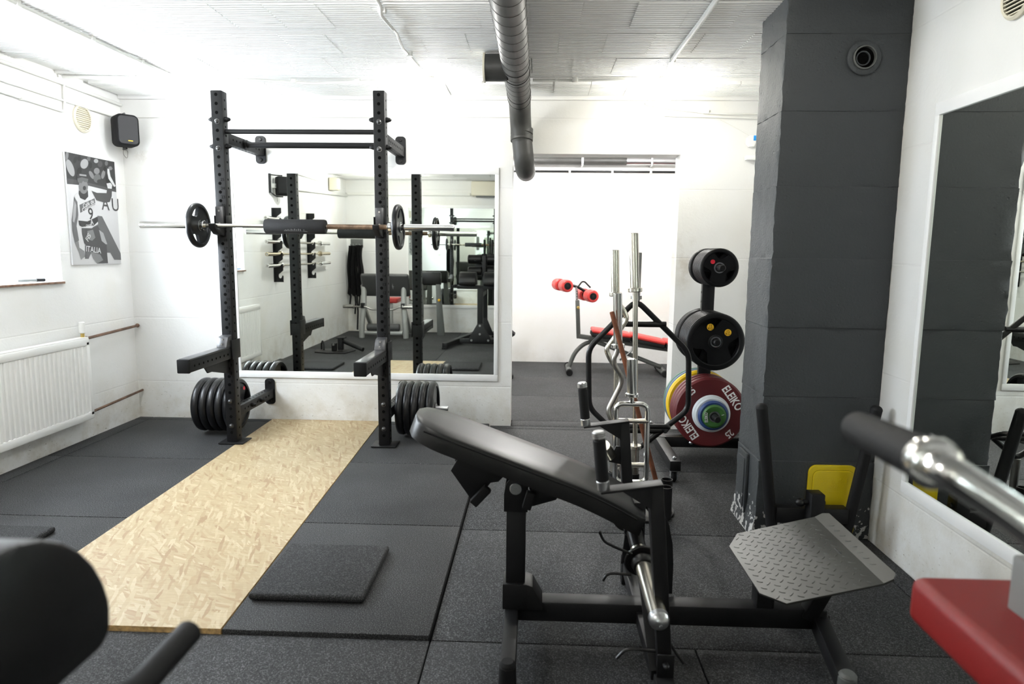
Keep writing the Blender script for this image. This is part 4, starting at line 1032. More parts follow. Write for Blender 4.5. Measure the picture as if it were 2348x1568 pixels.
# ------------------------------------------------------------------ cables and conduits on the ceiling and walls
def conduit(label, pts, r=.011, clips=(), m='cable_white', fil=.03, name='cable_conduit'):
    t = thing(name, label, 'conduit', pts[0], 'white painted conduits')
    G().tube(pts, r, 10, fil).obj('conduit', m, t)
    for p in clips: G().box(p[0]-.018, p[0]+.018, p[1]-.014, p[1]+.014, p[2]-.012, p[2]+.016, .003).obj('clip', m, t)
    return t
zc = ZC-.03
conduit('white cable conduit on the ceiling leading to the lamp by the poster corner', [(-2.40, .0, zc), (-2.385, 3.1, zc), (-2.38, 3.6, zc), (-2.365, 4.42, zc)], .012, [(-2.39, 3.12, zc), (-2.38, 3.62, zc), (-2.375, 4.06, zc)])
conduit('white cable conduit on the ceiling leading to the lamp by the duct', [(-.72, .0, zc), (-.725, 3.15, zc), (-.745, 3.24, zc-.012), (-.725, 3.42, zc-.02), (-.735, 3.55, zc), (-.745, 3.75, zc-.014), (-.745, 3.9, zc), (-.72, 4.42, zc)], .008, [(-.735, 3.22, zc), (-.74, 3.9, zc)])
conduit('white cable conduit on the ceiling leading to the lamp above the doorway', [(.765, .0, zc), (.758, 3.4, zc), (.750, 3.85, zc), (.752, 4.06, zc), (.785, 4.42, zc)], .013, [(.752, 4.03, zc)])
conduit('white cable running along the ceiling before the back wall, poster side', [(-3.1, 4.40, zc), (-2.6, 4.43, zc), (-2.2, 4.47, zc), (-1.85, 4.48, zc), (-1.5, 4.53, zc-.008), (-1.1, 4.51, zc), (-.75, 4.47, zc)], .010, [(-2.65, 4.43, zc), (-1.62, 4.51, zc), (-1.2, 4.52, zc)])
conduit('white cable running along the ceiling before the back wall, doorway side', [(-.05, 4.47, zc), (.25, 4.47, zc), (.54, 4.445, zc), (.75, 4.46, zc)], .010, [(.22, 4.465, zc)])
wallp = XL+.014
conduit('white conduit along the top of the window wall', [(wallp, .5, 2.395), (wallp, 4.4, 2.385), (wallp, 5.03, 2.375)], .012, [(wallp, 3.6, 2.387)])
conduit('white conduit along the window wall above the vent', [(wallp, .5, 2.285), (wallp, 4.45, 2.275), (wallp, 5.03, 2.27)], .006)
conduit('short white conduit loop on the window wall ending near the ceiling', [(wallp, 2.4, 2.235), (wallp, 4.37, 2.205), (wallp, 4.42, 2.205), (wallp, 4.43, 2.39)], .008, [(wallp, 4.05, 2.21)])
conduit('thin white wire stretched along the back wall behind the rack', [(XL, YB-.006, 2.287), (-.2, YB-.006, 2.298)], .0035)
conduit('white cables drooping along the back wall beside the pillar', [(.80, YB-.012, 2.42), (.745, YB-.012, 2.39), (.90, YB-.012, 2.365), (1.02, YB-.012, 2.348), (1.19, YB-.012, 2.330), (1.35, YB-.012, 2.322), (1.59, YB-.012, 2.325)], .006, [(1.195, YB-.012, 2.335)])
conduit('straight white pipe along the back wall beside the pillar', [(.9, YB-.012, 2.312), (1.59, YB-.012, 2.295)], .008)
conduit('thin wire sagging to the small box by the pillar', [(1.27, YB-.008, 2.30), (1.42, YB-.008, 2.225), (1.515, YB-.01, 2.175)], .0025)
sb = thing('junction_box', 'small clear plastic junction box with blue tab beside the pillar', 'junction box', (1.525, YB-.03, 2.10))
G().flat([[(1.495, 2.115), (1.51, 2.095), (1.54, 2.095), (1.55, 2.12), (1.55, 2.165), (1.51, 2.17), (1.495, 2.155)]], .035, MX((0, YB-.02, 0), (1, 0, 0), (0, 0, 1)), .002).obj('box_body', 'white_plastic', sb)
G().box(1.535, 1.57, YB-.045, YB-.038, 2.135, 2.17, .002).obj('tab', 'blue_plastic', sb)
lb = tag(G().box(1.49, 1.58, YB-.05, YB-.001, 2.00, 2.03, .004, M=Matrix.Rotation(0, 4, 'X')).obj('cable_bracket', 'white_plastic'), 'small white plastic bracket below the junction box', 'bracket')
# ------------------------------------------------------------------ radiator and pipes
ra = thing('radiator', 'white ribbed panel radiator under the window', 'radiator', (XL+.05, 3.62, .15))
ry0, ry1, rz0, rz1 = 2.85, 4.39, .152, .718
g = G(); b = bmesh.new(); prof = []; nr = 38
y = ry0+.03
k = (ry1-ry0-.06)/nr
for i in range(nr):
    a = ry0+.03+k*i; prof += [(a, 0), (a+k*.30, 0), (a+k*.45, -.008), (a+k*.85, -.008)]
prof.append((ry1-.03, 0))
X0 = XL+.082
for (za, zb) in ((rz0+.055, rz1-.055),):
    lo = [b.verts.new((X0+d, yy, za)) for yy, d in prof]; hi = [b.verts.new((X0+d, yy, zb)) for yy, d in prof]
    for i in range(len(prof)-1): b.faces.new((lo[i], lo[i+1], hi[i+1], hi[i]))
g._merge(b)
g.box(X0-.03, X0-.009, ry0, ry1, rz0, rz1, .004); g.box(X0-.02, X0, ry0, ry1, rz1-.055, rz1-.004, .006); g.box(X0-.02, X0, ry0, ry1, rz0+.002, rz0+.055, .006); g.box(X0-.02, X0, ry0, ry0+.03, rz0+.03, rz1-.03, .003); g.box(X0-.02, X0, ry1-.03, ry1, rz0+.03, rz1-.03, .003)
g.obj('ribbed_panel', 'radiator_white', ra, ang=25)
G().box(XL+.028, X0-.004, ry0, ry1, rz1-.008, rz1+.004, .003).obj('top_grille', 'radiator_white', ra)
G().box(XL+.020, XL+.05, ry0+.02, ry1-.02, rz0+.01, rz1-.01, .004).obj('back_panel', 'radiator_white', ra)
for y_ in (3.1, 4.1): G().box(XL+.0, XL+.03, y_-.02, y_+.02, .3, .6, .003).obj('wall_bracket', 'radiator_white', ra)
vh = G().cyl((XL+.055, 4.365, .722), (XL+.055, 4.365, .748), .012, seg=14).obj('valve_body', 'brass', ra)
G().cyl((XL+.055, 4.365, .748), (XL+.055, 4.365, .825), .021, .018, 20, .005).obj('valve_head', 'white_plastic', ra)
tag(G().tube([(XL+.055, 4.395, .708), (XL+.05, 4.45, .708), (XL+.035, YB-.004, .728)], .010, 12, .02).sphere((XL+.055, 4.40, .708), .016).sphere((XL+.035, YB-.02, .728), .016).obj('heating_pipe', 'copper_pipe'), 'brown copper heating pipe from the radiator top into the corner', 'pipe', 'heating pipes')
tag(G().tube([(XL+.055, 4.395, .192), (XL+.05, 4.45, .194), (XL+.035, YB-.004, .216)], .009, 12, .02).sphere((XL+.055, 4.40, .192), .014).obj('heating_pipe', 'copper_pipe'), 'brown copper heating pipe from the radiator bottom into the corner', 'pipe', 'heating pipes')

# ------------------------------------------------------------------ things on the sill
mk = thing('marker_pen', 'grey marker pen with black cap lying on the window sill', 'marker', (XL-.09, 4.10, WZ0+.004))
zt = WZ0+.015
G().cyl((XL-.09, 4.02, zt), (XL-.055, 4.13, zt), .009, .0095, 14).obj('barrel', 'bench_grey', mk)
G().cyl((XL-.055, 4.13, zt), (XL-.04, 4.185, zt), .0105, seg=14, bev=.002).obj('cap', 'dull_black', mk)
tag(G().cyl((XL-.10, 3.84, zt), (XL-.075, 3.955, zt), .011, seg=14, bev=.002).obj('chalk_stick', 'cream_plastic'), 'yellowish stick lying on the window sill by the marker', 'chalk')
sg = thing('spectacles', 'clear spectacles lying on the window sill', 'glasses', (XL-.07, 3.90, WZ0+.004))
for y_ in (3.87, 3.935): G().tube([(XL-.05, y_+.027*cos(a), WZ0+.03+.022*sin(a)) for a in [2*pi*i/16 for i in range(16)]], .002, 6, closed=True).obj('rim', 'dark_steel', sg)
G().tube([(XL-.05, 3.962, WZ0+.035), (XL-.17, 3.97, WZ0+.012)], .0018, 6).obj('temple', 'dark_steel', sg)
pz = tag(G().prism([(XL-.02, 3.06, WZ0+.004), (XL-.15, 3.06, WZ0+.004), (XL-.15, 3.24, WZ0+.004), (XL-.02, 3.24, WZ0+.004)], (0, 0, .018), .002).obj('notebook', 'bumper_bluegrey'), 'blue notebook lying on the window sill, seen in the mirror', 'notebook')

# ------------------------------------------------------------------ poster
po = thing('poster', 'black and white print of a shouting ski racer with bib nine on the window wall', 'poster', (XL+.006, 4.645, 1.205))
G().box(XL+.001, XL+.014, 4.384, 4.906, 1.205, 1.948, .002).obj('canvas', 'print_tone_6', po)
src = [(118, 100), (740, 210), (830, 1480), (225, 1510)]
def homog(src):
    import numpy as np
    dst = [(0, 1), (1, 1), (1, 0), (0, 0)]; A = []
    for (x, y), (u, v) in zip(src, dst):
        A.append([x, y, 1, 0, 0, 0, -u*x, -u*y, u]); A.append([0, 0, 0, x, y, 1, -v*x, -v*y, v])
    A = np.array(A, float); h = np.linalg.solve(A[:, :8], A[:, 8]); return h
HM = homog(src)
def pu(x, y):
    w_ = HM[6]*x+HM[7]*y+1; return ((HM[0]*x+HM[1]*y+HM[2])/w_, (HM[3]*x+HM[4]*y+HM[5])/w_)
layer = [0]
def pshape(name, pts, tone):
    layer[0] += 1; x = XL+.0142+.00006*layer[0]
    q = [pu(*p) for p in pts]; q = [(min(1, max(0, u)), min(1, max(0, v))) for u, v in q]
    return G().flat([[(u*.520, v*.741) for u, v in q]], .00005, MX((x, 4.385, 1.206), (0, 1, 0), (0, 0, 1))).obj(name, 'print_tone_%d' % tone, po, smooth=False)
def pell(name, cx, cy, rx, ry, tone, rot=0, n=20):
    return pshape(name, [(cx+rx*cos(a)*cos(rot)-ry*sin(a)*sin(rot), cy+rx*cos(a)*sin(rot)+ry*sin(a)*cos(rot)) for a in [2*pi*i/n for i in range(n)]], tone)
def ptext(body, cx, cy, size, tone, rot=0):
    layer[0] += 1; u, v = pu(cx, cy); x = XL+.0142+.00006*layer[0]
    return G().text(body, size, MX((x, 4.385+u*.520, 1.206+v*.741), (0, cos(rot), sin(rot)), (0, -sin(rot), cos(rot))), .00005, bold=.0006).obj('lettering', 'print_tone_%d' % tone, po, smooth=False)
pshape('crowd', [(120, 101), (740, 210), (766, 585), (640, 560), (420, 515), (150, 500)], 1)
pshape('barrier', [(143, 430), (300, 450), (560, 510), (762, 550), (765, 585), (640, 562), (420, 515), (150, 500)], 2)
random.seed(3)
for (cx, cy, rx, ry, tn, ro) in ((190, 300, 42, 110, 5, -.35), (150, 150, 18, 60, 4, .1), (365, 245, 48, 62, 5, .3), (455, 380, 24, 55, 4, -.5), (520, 330, 36, 40, 4, 0), (525, 420, 45, 55, 3, .2), (600, 370, 22, 55, 4, .2), (420, 180, 22, 30, 3, 0), (300, 180, 26, 30, 0, 0), (250, 200, 20, 45, 0, .3), (440, 260, 20, 40, 0, 0), (560, 240, 30, 40, 2, 0), (640, 230, 20, 30, 3, 0), (690, 290, 26, 24, 4, 0), (620, 300, 18, 30, 0, 0), (720, 260, 16, 28, 1, 0), (510, 205, 28, 26, 5, 0), (300, 340, 30, 50, 0, .2), (660, 420, 30, 50, 0, 0), (570, 460, 50, 30, 1, .1)):
    pell('spectator', cx, cy, rx, ry, tn, ro)
pshape('banner_letter', [(525, 885), (585, 890), (826, 1350), (831, 1432), (740, 1432), (690, 1345), (450, 1350), (415, 1428), (372, 1428), (372, 1270), (450, 1080)], 3)
ptext('A', 628, 742, .13, 2); ptext('U', 752, 752, .13, 2)
pshape('torso', [(240, 640), (300, 580), (380, 560), (460, 565), (512, 690), (525, 870), (535, 990), (450, 1040), (330, 1040), (290, 960), (285, 800)], 6)
pshape('arm', [(235, 655), (275, 720), (285, 880), (265, 1020), (295, 1200), (245, 1240), (212, 1080), (205, 950), (225, 800)], 3)
pshape('sleeve_light', [(238, 700), (262, 760), (255, 900), (235, 980), (215, 960), (220, 850)], 5)
pshape('glove', [(240, 1225), (290, 1210), (300, 1290), (360, 1330), (372, 1400), (320, 1440), (290, 1340)], 4)
pshape('raised_arm', [(450, 575), (520, 600), (640, 600), (650, 535), (710, 540), (705, 640), (680, 710), (620, 720), (510, 690)], 2)
pshape('raised_glove', [(640, 480), (690, 470), (712, 500), (705, 545), (655, 540)], 6)
pshape('waving_glove', [(650, 295), (672, 300), (690, 390), (755, 510), (735, 520), (665, 420), (650, 350)], 6)
pshape('leg', [(330, 1045), (450, 1045), (530, 1010), (580, 1100), (640, 1220), (650, 1380), (660, 1478), (520, 1484), (430, 1330), (360, 1230), (335, 1120)], 2)
pshape('leg_light', [(400, 1080), (470, 1060), (500, 1160), (460, 1200), (400, 1180)], 4)
pshape('leg_side', [(545, 1060), (600, 1100), (650, 1240), (630, 1240), (580, 1200)], 5)
pshape('knee', [(440, 1340), (560, 1370), (600, 1440), (520, 1484), (470, 1420)], 4)
pshape('bib_band', [(288, 950), (400, 960), (525, 895), (535, 955), (480, 1010), (330, 1030), (300, 1010)], 1)
pshape('bib_logo', [(300, 755), (490, 668), (500, 745), (310, 855)], 3)
pshape('neck', [(292, 580), (405, 570), (410, 650), (370, 695), (310, 670), (290, 620)], 1)
pell('head', 350, 525, 57, 92, 4, -.05); pell('cap', 333, 405, 66, 46, 1); pshape('cap_band', [(300, 372), (385, 380), (388, 400), (300, 392)], 5)
pshape('goggles', [(272, 430), (330, 412), (410, 430), (404, 470), (360, 470), (345, 455), (325, 488), (280, 475)], 3)
pell('mouth', 362, 545, 20, 27, 1)
ptext('Café de', 412, 738, .040, 6, .38); ptext('Colombia', 420, 782, .040, 6, .38)
ptext('9', 441, 872, .115, 1); ptext('A', 455, 972, .05, 6, .1); ptext('CALGIO', 420, 1008, .018, 6, .1)
ptext('FIS', 410, 1160, .05, 6, .9); ptext('ITALIA', 475, 1315, .055, 6, -.1)
random.seed(11)

# ------------------------------------------------------------------ loudspeakers, vents
def speaker(label, c, yaw, wall_pt):
    t = thing('loudspeaker', label, 'speaker', c, 'wall loudspeakers')
    R_ = Matrix.Translation(c) @ Matrix.Rotation(yaw, 4, 'Z')
    b = G(); b.flat([rrect(.128, .196, .025, 5)], .11, R_ @ MX((0, .055, 0), (1, 0, 0), (0, 0, 1)), .012); b.obj('cabinet', 'dull_black', t)
    b = G(); b.flat([rrect(.120, .188, .024, 5)], .014, R_ @ MX((0, -.010, 0), (1, 0, 0), (0, 0, 1)), .004); gr = b.obj('grille', 'speaker_grille', t)
    b = G(); b.box(-.005, .025, -.0225, -.0212, -.078, -.072, 0, 2, R_); b.obj('badge', 'sticker_yellow', gr)
    p0 = R_ @ Vector((0, .10, 0)); b = G(); b.tube([R_ @ Vector((0, .05, .122)), R_ @ Vector((0, .125, .122)), Vector(wall_pt)+Vector((0, 0, .1)), ], .007, 8); b.tube([R_ @ Vector((0, .05, -.122)), R_ @ Vector((0, .125, -.122)), Vector(wall_pt)+Vector((0, 0, -.1))], .007, 8)
    b.tube([Vector(wall_pt)+Vector((0, 0, .11)), Vector(wall_pt)+Vector((0, 0, -.11))], .016, 8); b.obj('bracket', 'satin_black', t)
    b = G(); b.tube([R_ @ Vector((0, .11, -.11)), R_ @ Vector((-.01, .11, -.16)), R_ @ Vector((.02, .12, -.19)), R_ @ Vector((.03, .13, -.13)), Vector(wall_pt)+Vector((0, 0, -.12))], .002, 6, .02); b.obj('wire', 'dark_steel', t)
speaker('small black loudspeaker in the corner above the poster', (-2.955, 4.83, 2.160), radians(47), (-3.08, 4.99, 2.165))
speaker('second black loudspeaker high on the window wall, seen in the mirror', (-2.985, 2.10, 2.06), radians(55), (XL+.012, 2.28, 2.08))
def vent(label, c, n, R=.10, sl=7, m='cream_plastic', flat=True):
    n = Vector(n); t = thing('wall_vent', label, 'vent', c, 'round wall vents')
    c = Vector(c); side = n.cross(Vector((0, 0, 1))).normalized()
    G().lathe([(R*.82, 0), (R, 0), (R, .010), (R*.9, .018), (R*.82, .014), (R*.82, 0)], c, n, 36).obj('vent_ring', m, t)
    G().cyl(c+n*.001, c+n*.003, R*.84, seg=32).obj('vent_back', m if flat else 'hole_black', t)
    for i in range(sl):
        zz = (i-(sl-1)/2)/(sl/2)*R*.8; hw = math.sqrt(max(0, (R*.82)**2-zz*zz))
        g = G(); p = c+Vector((0, 0, zz)); g.bar(p-side*hw+n*.008, p+side*hw+n*.008, .010, .0045, bev=.001, up=(0, 0, 1)); g.obj('slat', m, t)
vent('round cream plastic vent on the window wall above the poster', (XL+.001, 4.60, 2.195), (1, 0, 0), .093, 11)
vent('round cream vent grille high on the mirror wall at the ceiling', (XR-.001, 2.43, 2.195), (-1, 0, 0), .075, 9, flat=False)
# ------------------------------------------------------------------ red bench in the far room
rb_ = thing('decline_bench', 'red and black sit-up bench with leg rollers in the far room', 'bench', (.95, 7.45, LOW))
YR2 = 7.42
def rollerpair(x, z):
    ax = Vector((-.24, .97, 0)); c0 = Vector((x, YR2-.25, z))
    G().cyl(c0-ax*.01, c0+ax*.46, .012, seg=12).obj('roller_axle', 'satin_black', rb_)
    for u in (0, .27):
        r = G().lathe([(0, 0), (.055, 0), (.066, .01), (.068, .05), (.068, .11), (.066, .15), (.055, .16), (0, .16)], c0+ax*u, ax, 24).obj('foam_roller', 'bench_red', rb_)
        G().cyl(c0+ax*(u-.006), c0+ax*(u+.002), .038, seg=20, bev=.002).obj('roller_cap', 'dull_black', r)
rollerpair(.325, .965); rollerpair(.600, .858)
G().tube([(.325, YR2-.03, .965), (.43, YR2-.03, .955), (.60, YR2-.03, .858)], .016, 12, .05).obj('roller_arm', 'satin_black', rb_)
G().tube([(.45, YR2-.04, .95), (.49, YR2-.04, 1.005), (.52, YR2-.04, 1.005), (.585, YR2-.04, .94)], .009, 10, .02).obj('grab_handle', 'satin_black', rb_)
G().cyl((.43, YR2-.03, .95), (.443, YR2-.03, .73), .016, seg=16).obj('chrome_tube', 'galvanised', rb_)
g = G()
for k in range(5): g.cyl((.437, YR2-.047, .78+.03*k), (.437, YR2-.045, .78+.03*k), .006, seg=8)
g.obj('hole_row', 'hole_black', rb_)
G().bar((.445, YR2-.03, .80), (.468, YR2-.03, .375), .045, .045, up=(0, 1, 0), bev=.004).obj('roller_post', 'bench_grey', rb_)
G().cyl((.455, YR2-.055, .72), (.455, YR2-.075, .72), .017, seg=14, bev=.004).obj('yellow_knob', 'brass', rb_)
G().bar((.468, YR2-.03, .40), (1.55, YR2-.03, .255), .05, .05, bev=.004).obj('seat_rail', 'bench_grey', rb_)
def bpad(x0, z0_, x1, z1_, name='bench_pad'):
    d = Vector((x1-x0, 0, z1_-z0_)); L = d.length; d.normalize(); up = Vector((-d.z, 0, d.x))
    M = Matrix((d, Vector((0, 1, 0)), up)).transposed().to_4x4(); M.translation = Vector((x0, YR2-.03, z0_))
    G().box(0, L, -.15, .15, .028, .075, .022, 3, M).obj(name, 'bench_red', rb_)
    G().box(.005, L-.005, -.15, .15, -.014, .030, .008, 2, M).obj('pad_base', 'dull_black', rb_)
bpad(.60, .425, 1.03, .37); bpad(1.03, .375, 1.40, .30); bpad(1.405, .31, 1.85, .25)
G().tube([(.365, YR2, .035), (.43, YR2, .21), (.53, YR2, .31), (.64, YR2, .345), (.85, YR2, .27), (1.40, YR2, .06)], .024, 14, .09).obj('curved_leg', 'bench_grey', rb_)
G().cyl((.62, YR2-.02, .34), (.585, YR2-.02, .40), .02, seg=12).obj('rail_bracket', 'bench_grey', rb_)
for x in (.365, 1.405):
    G().cyl((x, YR2-.22, LOW+.036), (x, YR2+.24, LOW+.036), .030, seg=16).obj('foot_tube', 'bench_grey', rb_)
    for y_ in (YR2-.25, YR2+.21): G().cyl((x, y_, LOW+.037), (x, y_+.05, LOW+.037), .037, seg=18, bev=.006).obj('end_cap', 'dull_black', rb_)
G().tube([(1.08, YR2-.03, .31), (1.06, YR2-.03, .24), (1.0, YR2-.03, .19), (.93, YR2-.1, .15)], .012, 10, .03).obj('adjuster', 'galvanised', rb_)
dbl = tag(G().prism([(-.34, 6.9, .38), (-.225, 6.9, .46), (-.34, 6.9, .56), (-.5, 6.9, .46)], (0, .2, 0), .004).cyl((-.4, 7.0, LOW), (-.4, 7.0, .45), .03, seg=14).cyl((-.4, 7.0, LOW), (-.4, 7.0, .02), .16, seg=24).obj('pad_stand', 'dull_black'), 'black pointed pad just showing past the door jamb in the far room', 'stand')

# ------------------------------------------------------------------ glute-ham bench at the lower corner of the photo
gh = thing('glute_ham_bench', 'black glute-ham bench with half-round thigh pads close to the camera', 'glute ham bench', (-.81, .40, LOW))
def halfpad(x0, x1):
    pr = [(.43, .846), (.735, .846), (.752, .858)]
    for i in range(15):
        a = pi*.06 + pi*.88*i/14; pr.append((.592+.166*cos(a), .862+.172*sin(a)))
    pr.append((.427, .858))
    g = G().prism([(x0, y, z) for y, z in pr], (x1-x0, 0, 0), .009); return g.obj('thigh_pad', 'vinyl_black', gh, ang=30)
halfpad(-1.10, -.865); halfpad(-.755, -.52)
G().box(-1.14, -.48, .555, .625, .790, .842, .005).obj('pad_beam', 'powder_black', gh)
G().box(-.85, -.77, .56, .64, .10, .80, .005).obj('post', 'powder_black', gh)
G().prism([(-.98, .645, .03), (-.64, .645, .03), (-.66, .645, .10), (-.775, .645, .30), (-.845, .645, .30), (-.96, .645, .10)], (0, .01, 0), .002).obj('gusset', 'powder_black', gh)
for x, z in ((-.81, .27), (-.81, .15), (-.93, .06), (-.69, .06)): G().cyl((x, .655, z), (x, .666, z), .016, seg=12, bev=.003).obj('bolt', 'galvanised', gh)
G().box(-1.10, -.52, .56, .63, .005, .075, .004).obj('cross_beam', 'powder_black', gh)
G().bar((-.95, -.35, .04), (-1.26, 1.06, .04), .07, .065, bev=.004).obj('foot_rail', 'powder_black', gh)
G().bar((-.67, -.35, .04), (-.36, 1.06, .04), .07, .065, bev=.004).obj('foot_rail', 'powder_black', gh)
for x, y in ((-1.26, 1.06), (-.36, 1.06), (-.95, -.35), (-.67, -.35)):
    G().box(x-.034, x+.034, y-.03, y+.03, LOW, .010, .002).obj('rubber_foot', 'dull_black', gh)
G().box(-.85, -.77, -.28, -.20, .07, 1.12, .005).obj('post', 'powder_black', gh)
G().prism([(-.96, -.195, .03), (-.66, -.195, .03), (-.775, -.195, .30), (-.845, -.195, .30)], (0, .01, 0), .002).obj('gusset', 'powder_black', gh)
G().bar((-.81, -.24, .70), (-.81, .60, .70), .06, .06, bev=.004).obj('spine_beam', 'powder_black', gh)
G().box(-.96, -.66, -.20, -.19, 1.02, 1.14, .004).obj('foot_board', 'powder_black', gh)
for z in (1.20, 1.02):
    for x0, x1 in ((-1.06, -.85), (-.77, -.56)):
        G().cyl((x0, -.10 if z > 1.1 else -.12, z), (x1, -.10 if z > 1.1 else -.12, z), .068, seg=24, bev=.012).obj('foot_roller', 'vinyl_black', gh)
G().cyl((-1.06, -.11, 1.2), (-.56, -.11, 1.2), .015).cyl((-1.06, -.12, 1.02), (-.56, -.12, 1.02), .015).box(-.835, -.785, -.20, -.05, .98, 1.25, .003).obj('roller_axle', 'powder_black', gh)
for x in (-.82, -.70):
    G().cyl((x, -.24, 1.28), (x, -.24, 1.50), .017, seg=16, bev=.004).box(x-.035, x+.035, -.26, -.18, 1.27, 1.285, .002).obj('hand_post', 'grip_foam', gh)
G().box(-.84, -.68, -.27, -.21, 1.12, 1.275, .004).obj('head_block', 'powder_black', gh)
for s, x in ((1, -.445), (-1, -1.175)):
    G().cyl((x, .45, .835), (x, .795, .835), .0165, seg=22, bev=.006).obj('hand_grip', 'grip_foam', gh)
    G().bar((x, .47, .815), (x, .60, .815), .03, .03, bev=.003).bar((-.81, .59, .815), (x, .59, .815), .03, .03, bev=.003).obj('grip_arm', 'powder_black', gh)

# ------------------------------------------------------------------ red-seated lever machine beside the camera
lm = thing('lever_machine', 'red-padded grey machine with a chrome handlebar close to the camera', 'exercise machine', (.95, .75, LOW))
X1, Y1, Z1 = .668, 1.145, .770
def redpad(x0, x1, y0, y1, z0_, z1_, name):
    return G().box(x0, x1, y0, y1, z0_, z1_, .020, 4).obj(name, 'vinyl_red', lm)
sp_ = redpad(X1, X1+.46, .42, Y1, Z1-.085, Z1, 'seat_pad')
G().tube([(X1+.014, .44, Z1-.007), (X1+.014, Y1-.025, Z1-.007), (X1+.05, Y1-.012, Z1-.007), (X1+.43, Y1-.012, Z1-.007)], .0035, 6, .01).obj('piping', 'vinyl_red', sp_)
G().box(X1+.10, X1+.36, .46, 1.10, Z1-.118, Z1-.085, .004).obj('seat_frame', 'powder_black', lm)
G().box(X1+.19, X1+.27, .70, .78, LOW+.05, Z1-.115, .005).obj('seat_post', 'grey_paint', lm)
G().box(X1-.02, X1+.48, .70, .78, LOW, .055, .005).obj('base_bar', 'grey_paint', lm)
G().box(X1+.19, X1+.27, .10, 1.10, LOW, .055, .005).obj('base_bar', 'grey_paint', lm)
G().box(.765, .845, .96, 1.04, Z1-.04, .86, .006).obj('pivot_post', 'machine_grey', lm)
G().box(.775, .86, .55, 1.02, .855, .875, .004).obj('pivot_arm', 'machine_grey', lm)
gA, gB = Vector((.398, .82, 1.118)), Vector((.368, .615, 1.140))
d = (gB-gA).normalized()
G().cyl(gA, gB, .0205, .0215, 28, .008).obj('hand_grip', 'grip_foam', lm)
G().lathe([(.014, 0), (.0235, .002), (.0255, .010), (.0235, .018), (.018, .022), (.014, .022)], gB-d*.004, d, 28).obj('grip_ring', 'chrome', lm)
G().tube([gB, gB+d*.03, (.420, .545, 1.104), (.52, .47, 1.00), (.64, .45, .90), (.80, .56, .862)], .0155, 22, .05, 8).obj('handle_tube', 'chrome', lm)

# ------------------------------------------------------------------ wall barbell rack (seen in the mirror)
wr = thing('wall_bar_rack', 'pair of black notched wall plates holding four barbells on the window wall', 'bar rack', (XL+.03, 1.6, .94))
def hookplate(yc):
    pts = [(0, 0), (.10, 0)]
    pts = [(0.0, .94), (.095, .94), (.095, 1.0)]
    for k in range(4):
        zb = 1.0 + .155*k + (0 if k < 3 else .0)
        pts += [(.095, zb), (.080, zb+.012), (.078, zb-.020), (.055, zb-.034), (.034, zb-.020), (.034, zb+.012), (.040, zb+.03), (.095, zb+.085)]
        pts += [(.095, zb+.115)] if k < 3 else []
    pts += [(.095, 1.66), (.095, 1.80), (0, 1.80)]
    out = [pts[0]]
    for p in pts[1:]:
        if p != out[-1]: out.append(p)
    return [out]
def hookplate2():
    pts = [(0.0, .935), (.10, .935)]
    for zb in (1.0, 1.135, 1.268, 1.41, 1.675):
        pts += [(.10, zb-.03), (.10, zb+.010), (.088, zb+.012), (.082, zb-.012), (.066, zb-.024), (.048, zb-.014), (.042, zb+.006), (.046, zb+.028), (.10, zb+.072)]
    pts += [(.10, 1.805), (0, 1.805)]
    return [pts]
for yc in (2.20, 1.02):
    G().flat(hookplate2(), .010, MX((XL+.001, yc, 0), (1, 0, 0), (0, 0, 1)), .001).obj('hook_plate', 'powder_black', wr)
    G().box(XL+.001, XL+.006, yc-.04, yc+.04, .935, 1.805, .002).obj('back_plate', 'powder_black', wr)
for k, (z, m, mm) in enumerate(((1.672, 'chrome', 'topmost chrome'), (1.408, 'chrome', 'second chrome'), (1.266, 'champagne', 'brass-toned'), (1.133, 'chrome', 'lowest chrome'))):
    barbell('wall_barbell', (XL+.066, 2.575, z), (XL+.066, .305, z), '%s barbell lying on the wall bar rack, seen in the mirror' % mm, .40, .0235, .013, m, 'nickel' if m == 'chrome' else 'champagne', 'barbells on the wall bar rack')

# ------------------------------------------------------------------ hook board and hanging vest
hb = thing('hook_board', 'dark hook board with chains on the rear wall corner', 'hook board', (-2.96, YR+.02, 1.38))
G().box(-3.06, -2.86, YR+.001, YR+.018, 1.36, 1.50, .003).obj('board', 'bench_grey', hb)
for x in (-3.04, -2.99, -2.94, -2.89): G().tube([(x, YR+.018, 1.40), (x, YR+.10, 1.395), (x, YR+.13, 1.415)], .005, 8, .01).obj('hook', 'galvanised', hb)
for x in (-2.985, -2.945): 
    for k in range(7): G().tube([(x+.010*cos(a)*(k % 2), YR+.10+.010*cos(a)*((k+1) % 2), 1.38-.024*k+.015*sin(a)) for a in [2*pi*i/8 for i in range(8)]], .003, 5, closed=True).obj('chain_link', 'galvanised', hb)
def drape(name, label, x0, x1, zt, zb_, y, seed, taper):
    rnd = random.Random(seed); b = bmesh.new(); nu, nv = 14, 22; V = [[None]*(nu+1) for _ in range(nv+1)]
    ph = rnd.uniform(0, 6)
    for j in range(nv+1):
        v = j/nv; wd = (x1-x0)*(taper[0]+(taper[1]-taper[0])*v)*(1+.10*sin(5*v+ph)); cx = (x0+x1)/2+.012*sin(7*v+ph)
        for i in range(nu+1):
            u = i/nu-.5
            V[j][i] = b.verts.new((cx+u*wd, y+.035*sin(u*14+ph+v*2)+.03*(1-(2*u)**2), zt+(zb_-zt)*v - (.05*abs(sin(u*9+ph)) if j == nv else 0)))
    for j in range(nv):
        for i in range(nu): b.faces.new((V[j][i], V[j+1][i], V[j+1][i+1], V[j][i+1]))
    ret = bmesh.ops.solidify(b, geom=b.faces[:], thickness=.02)
    g = G(); g._merge(b); return g
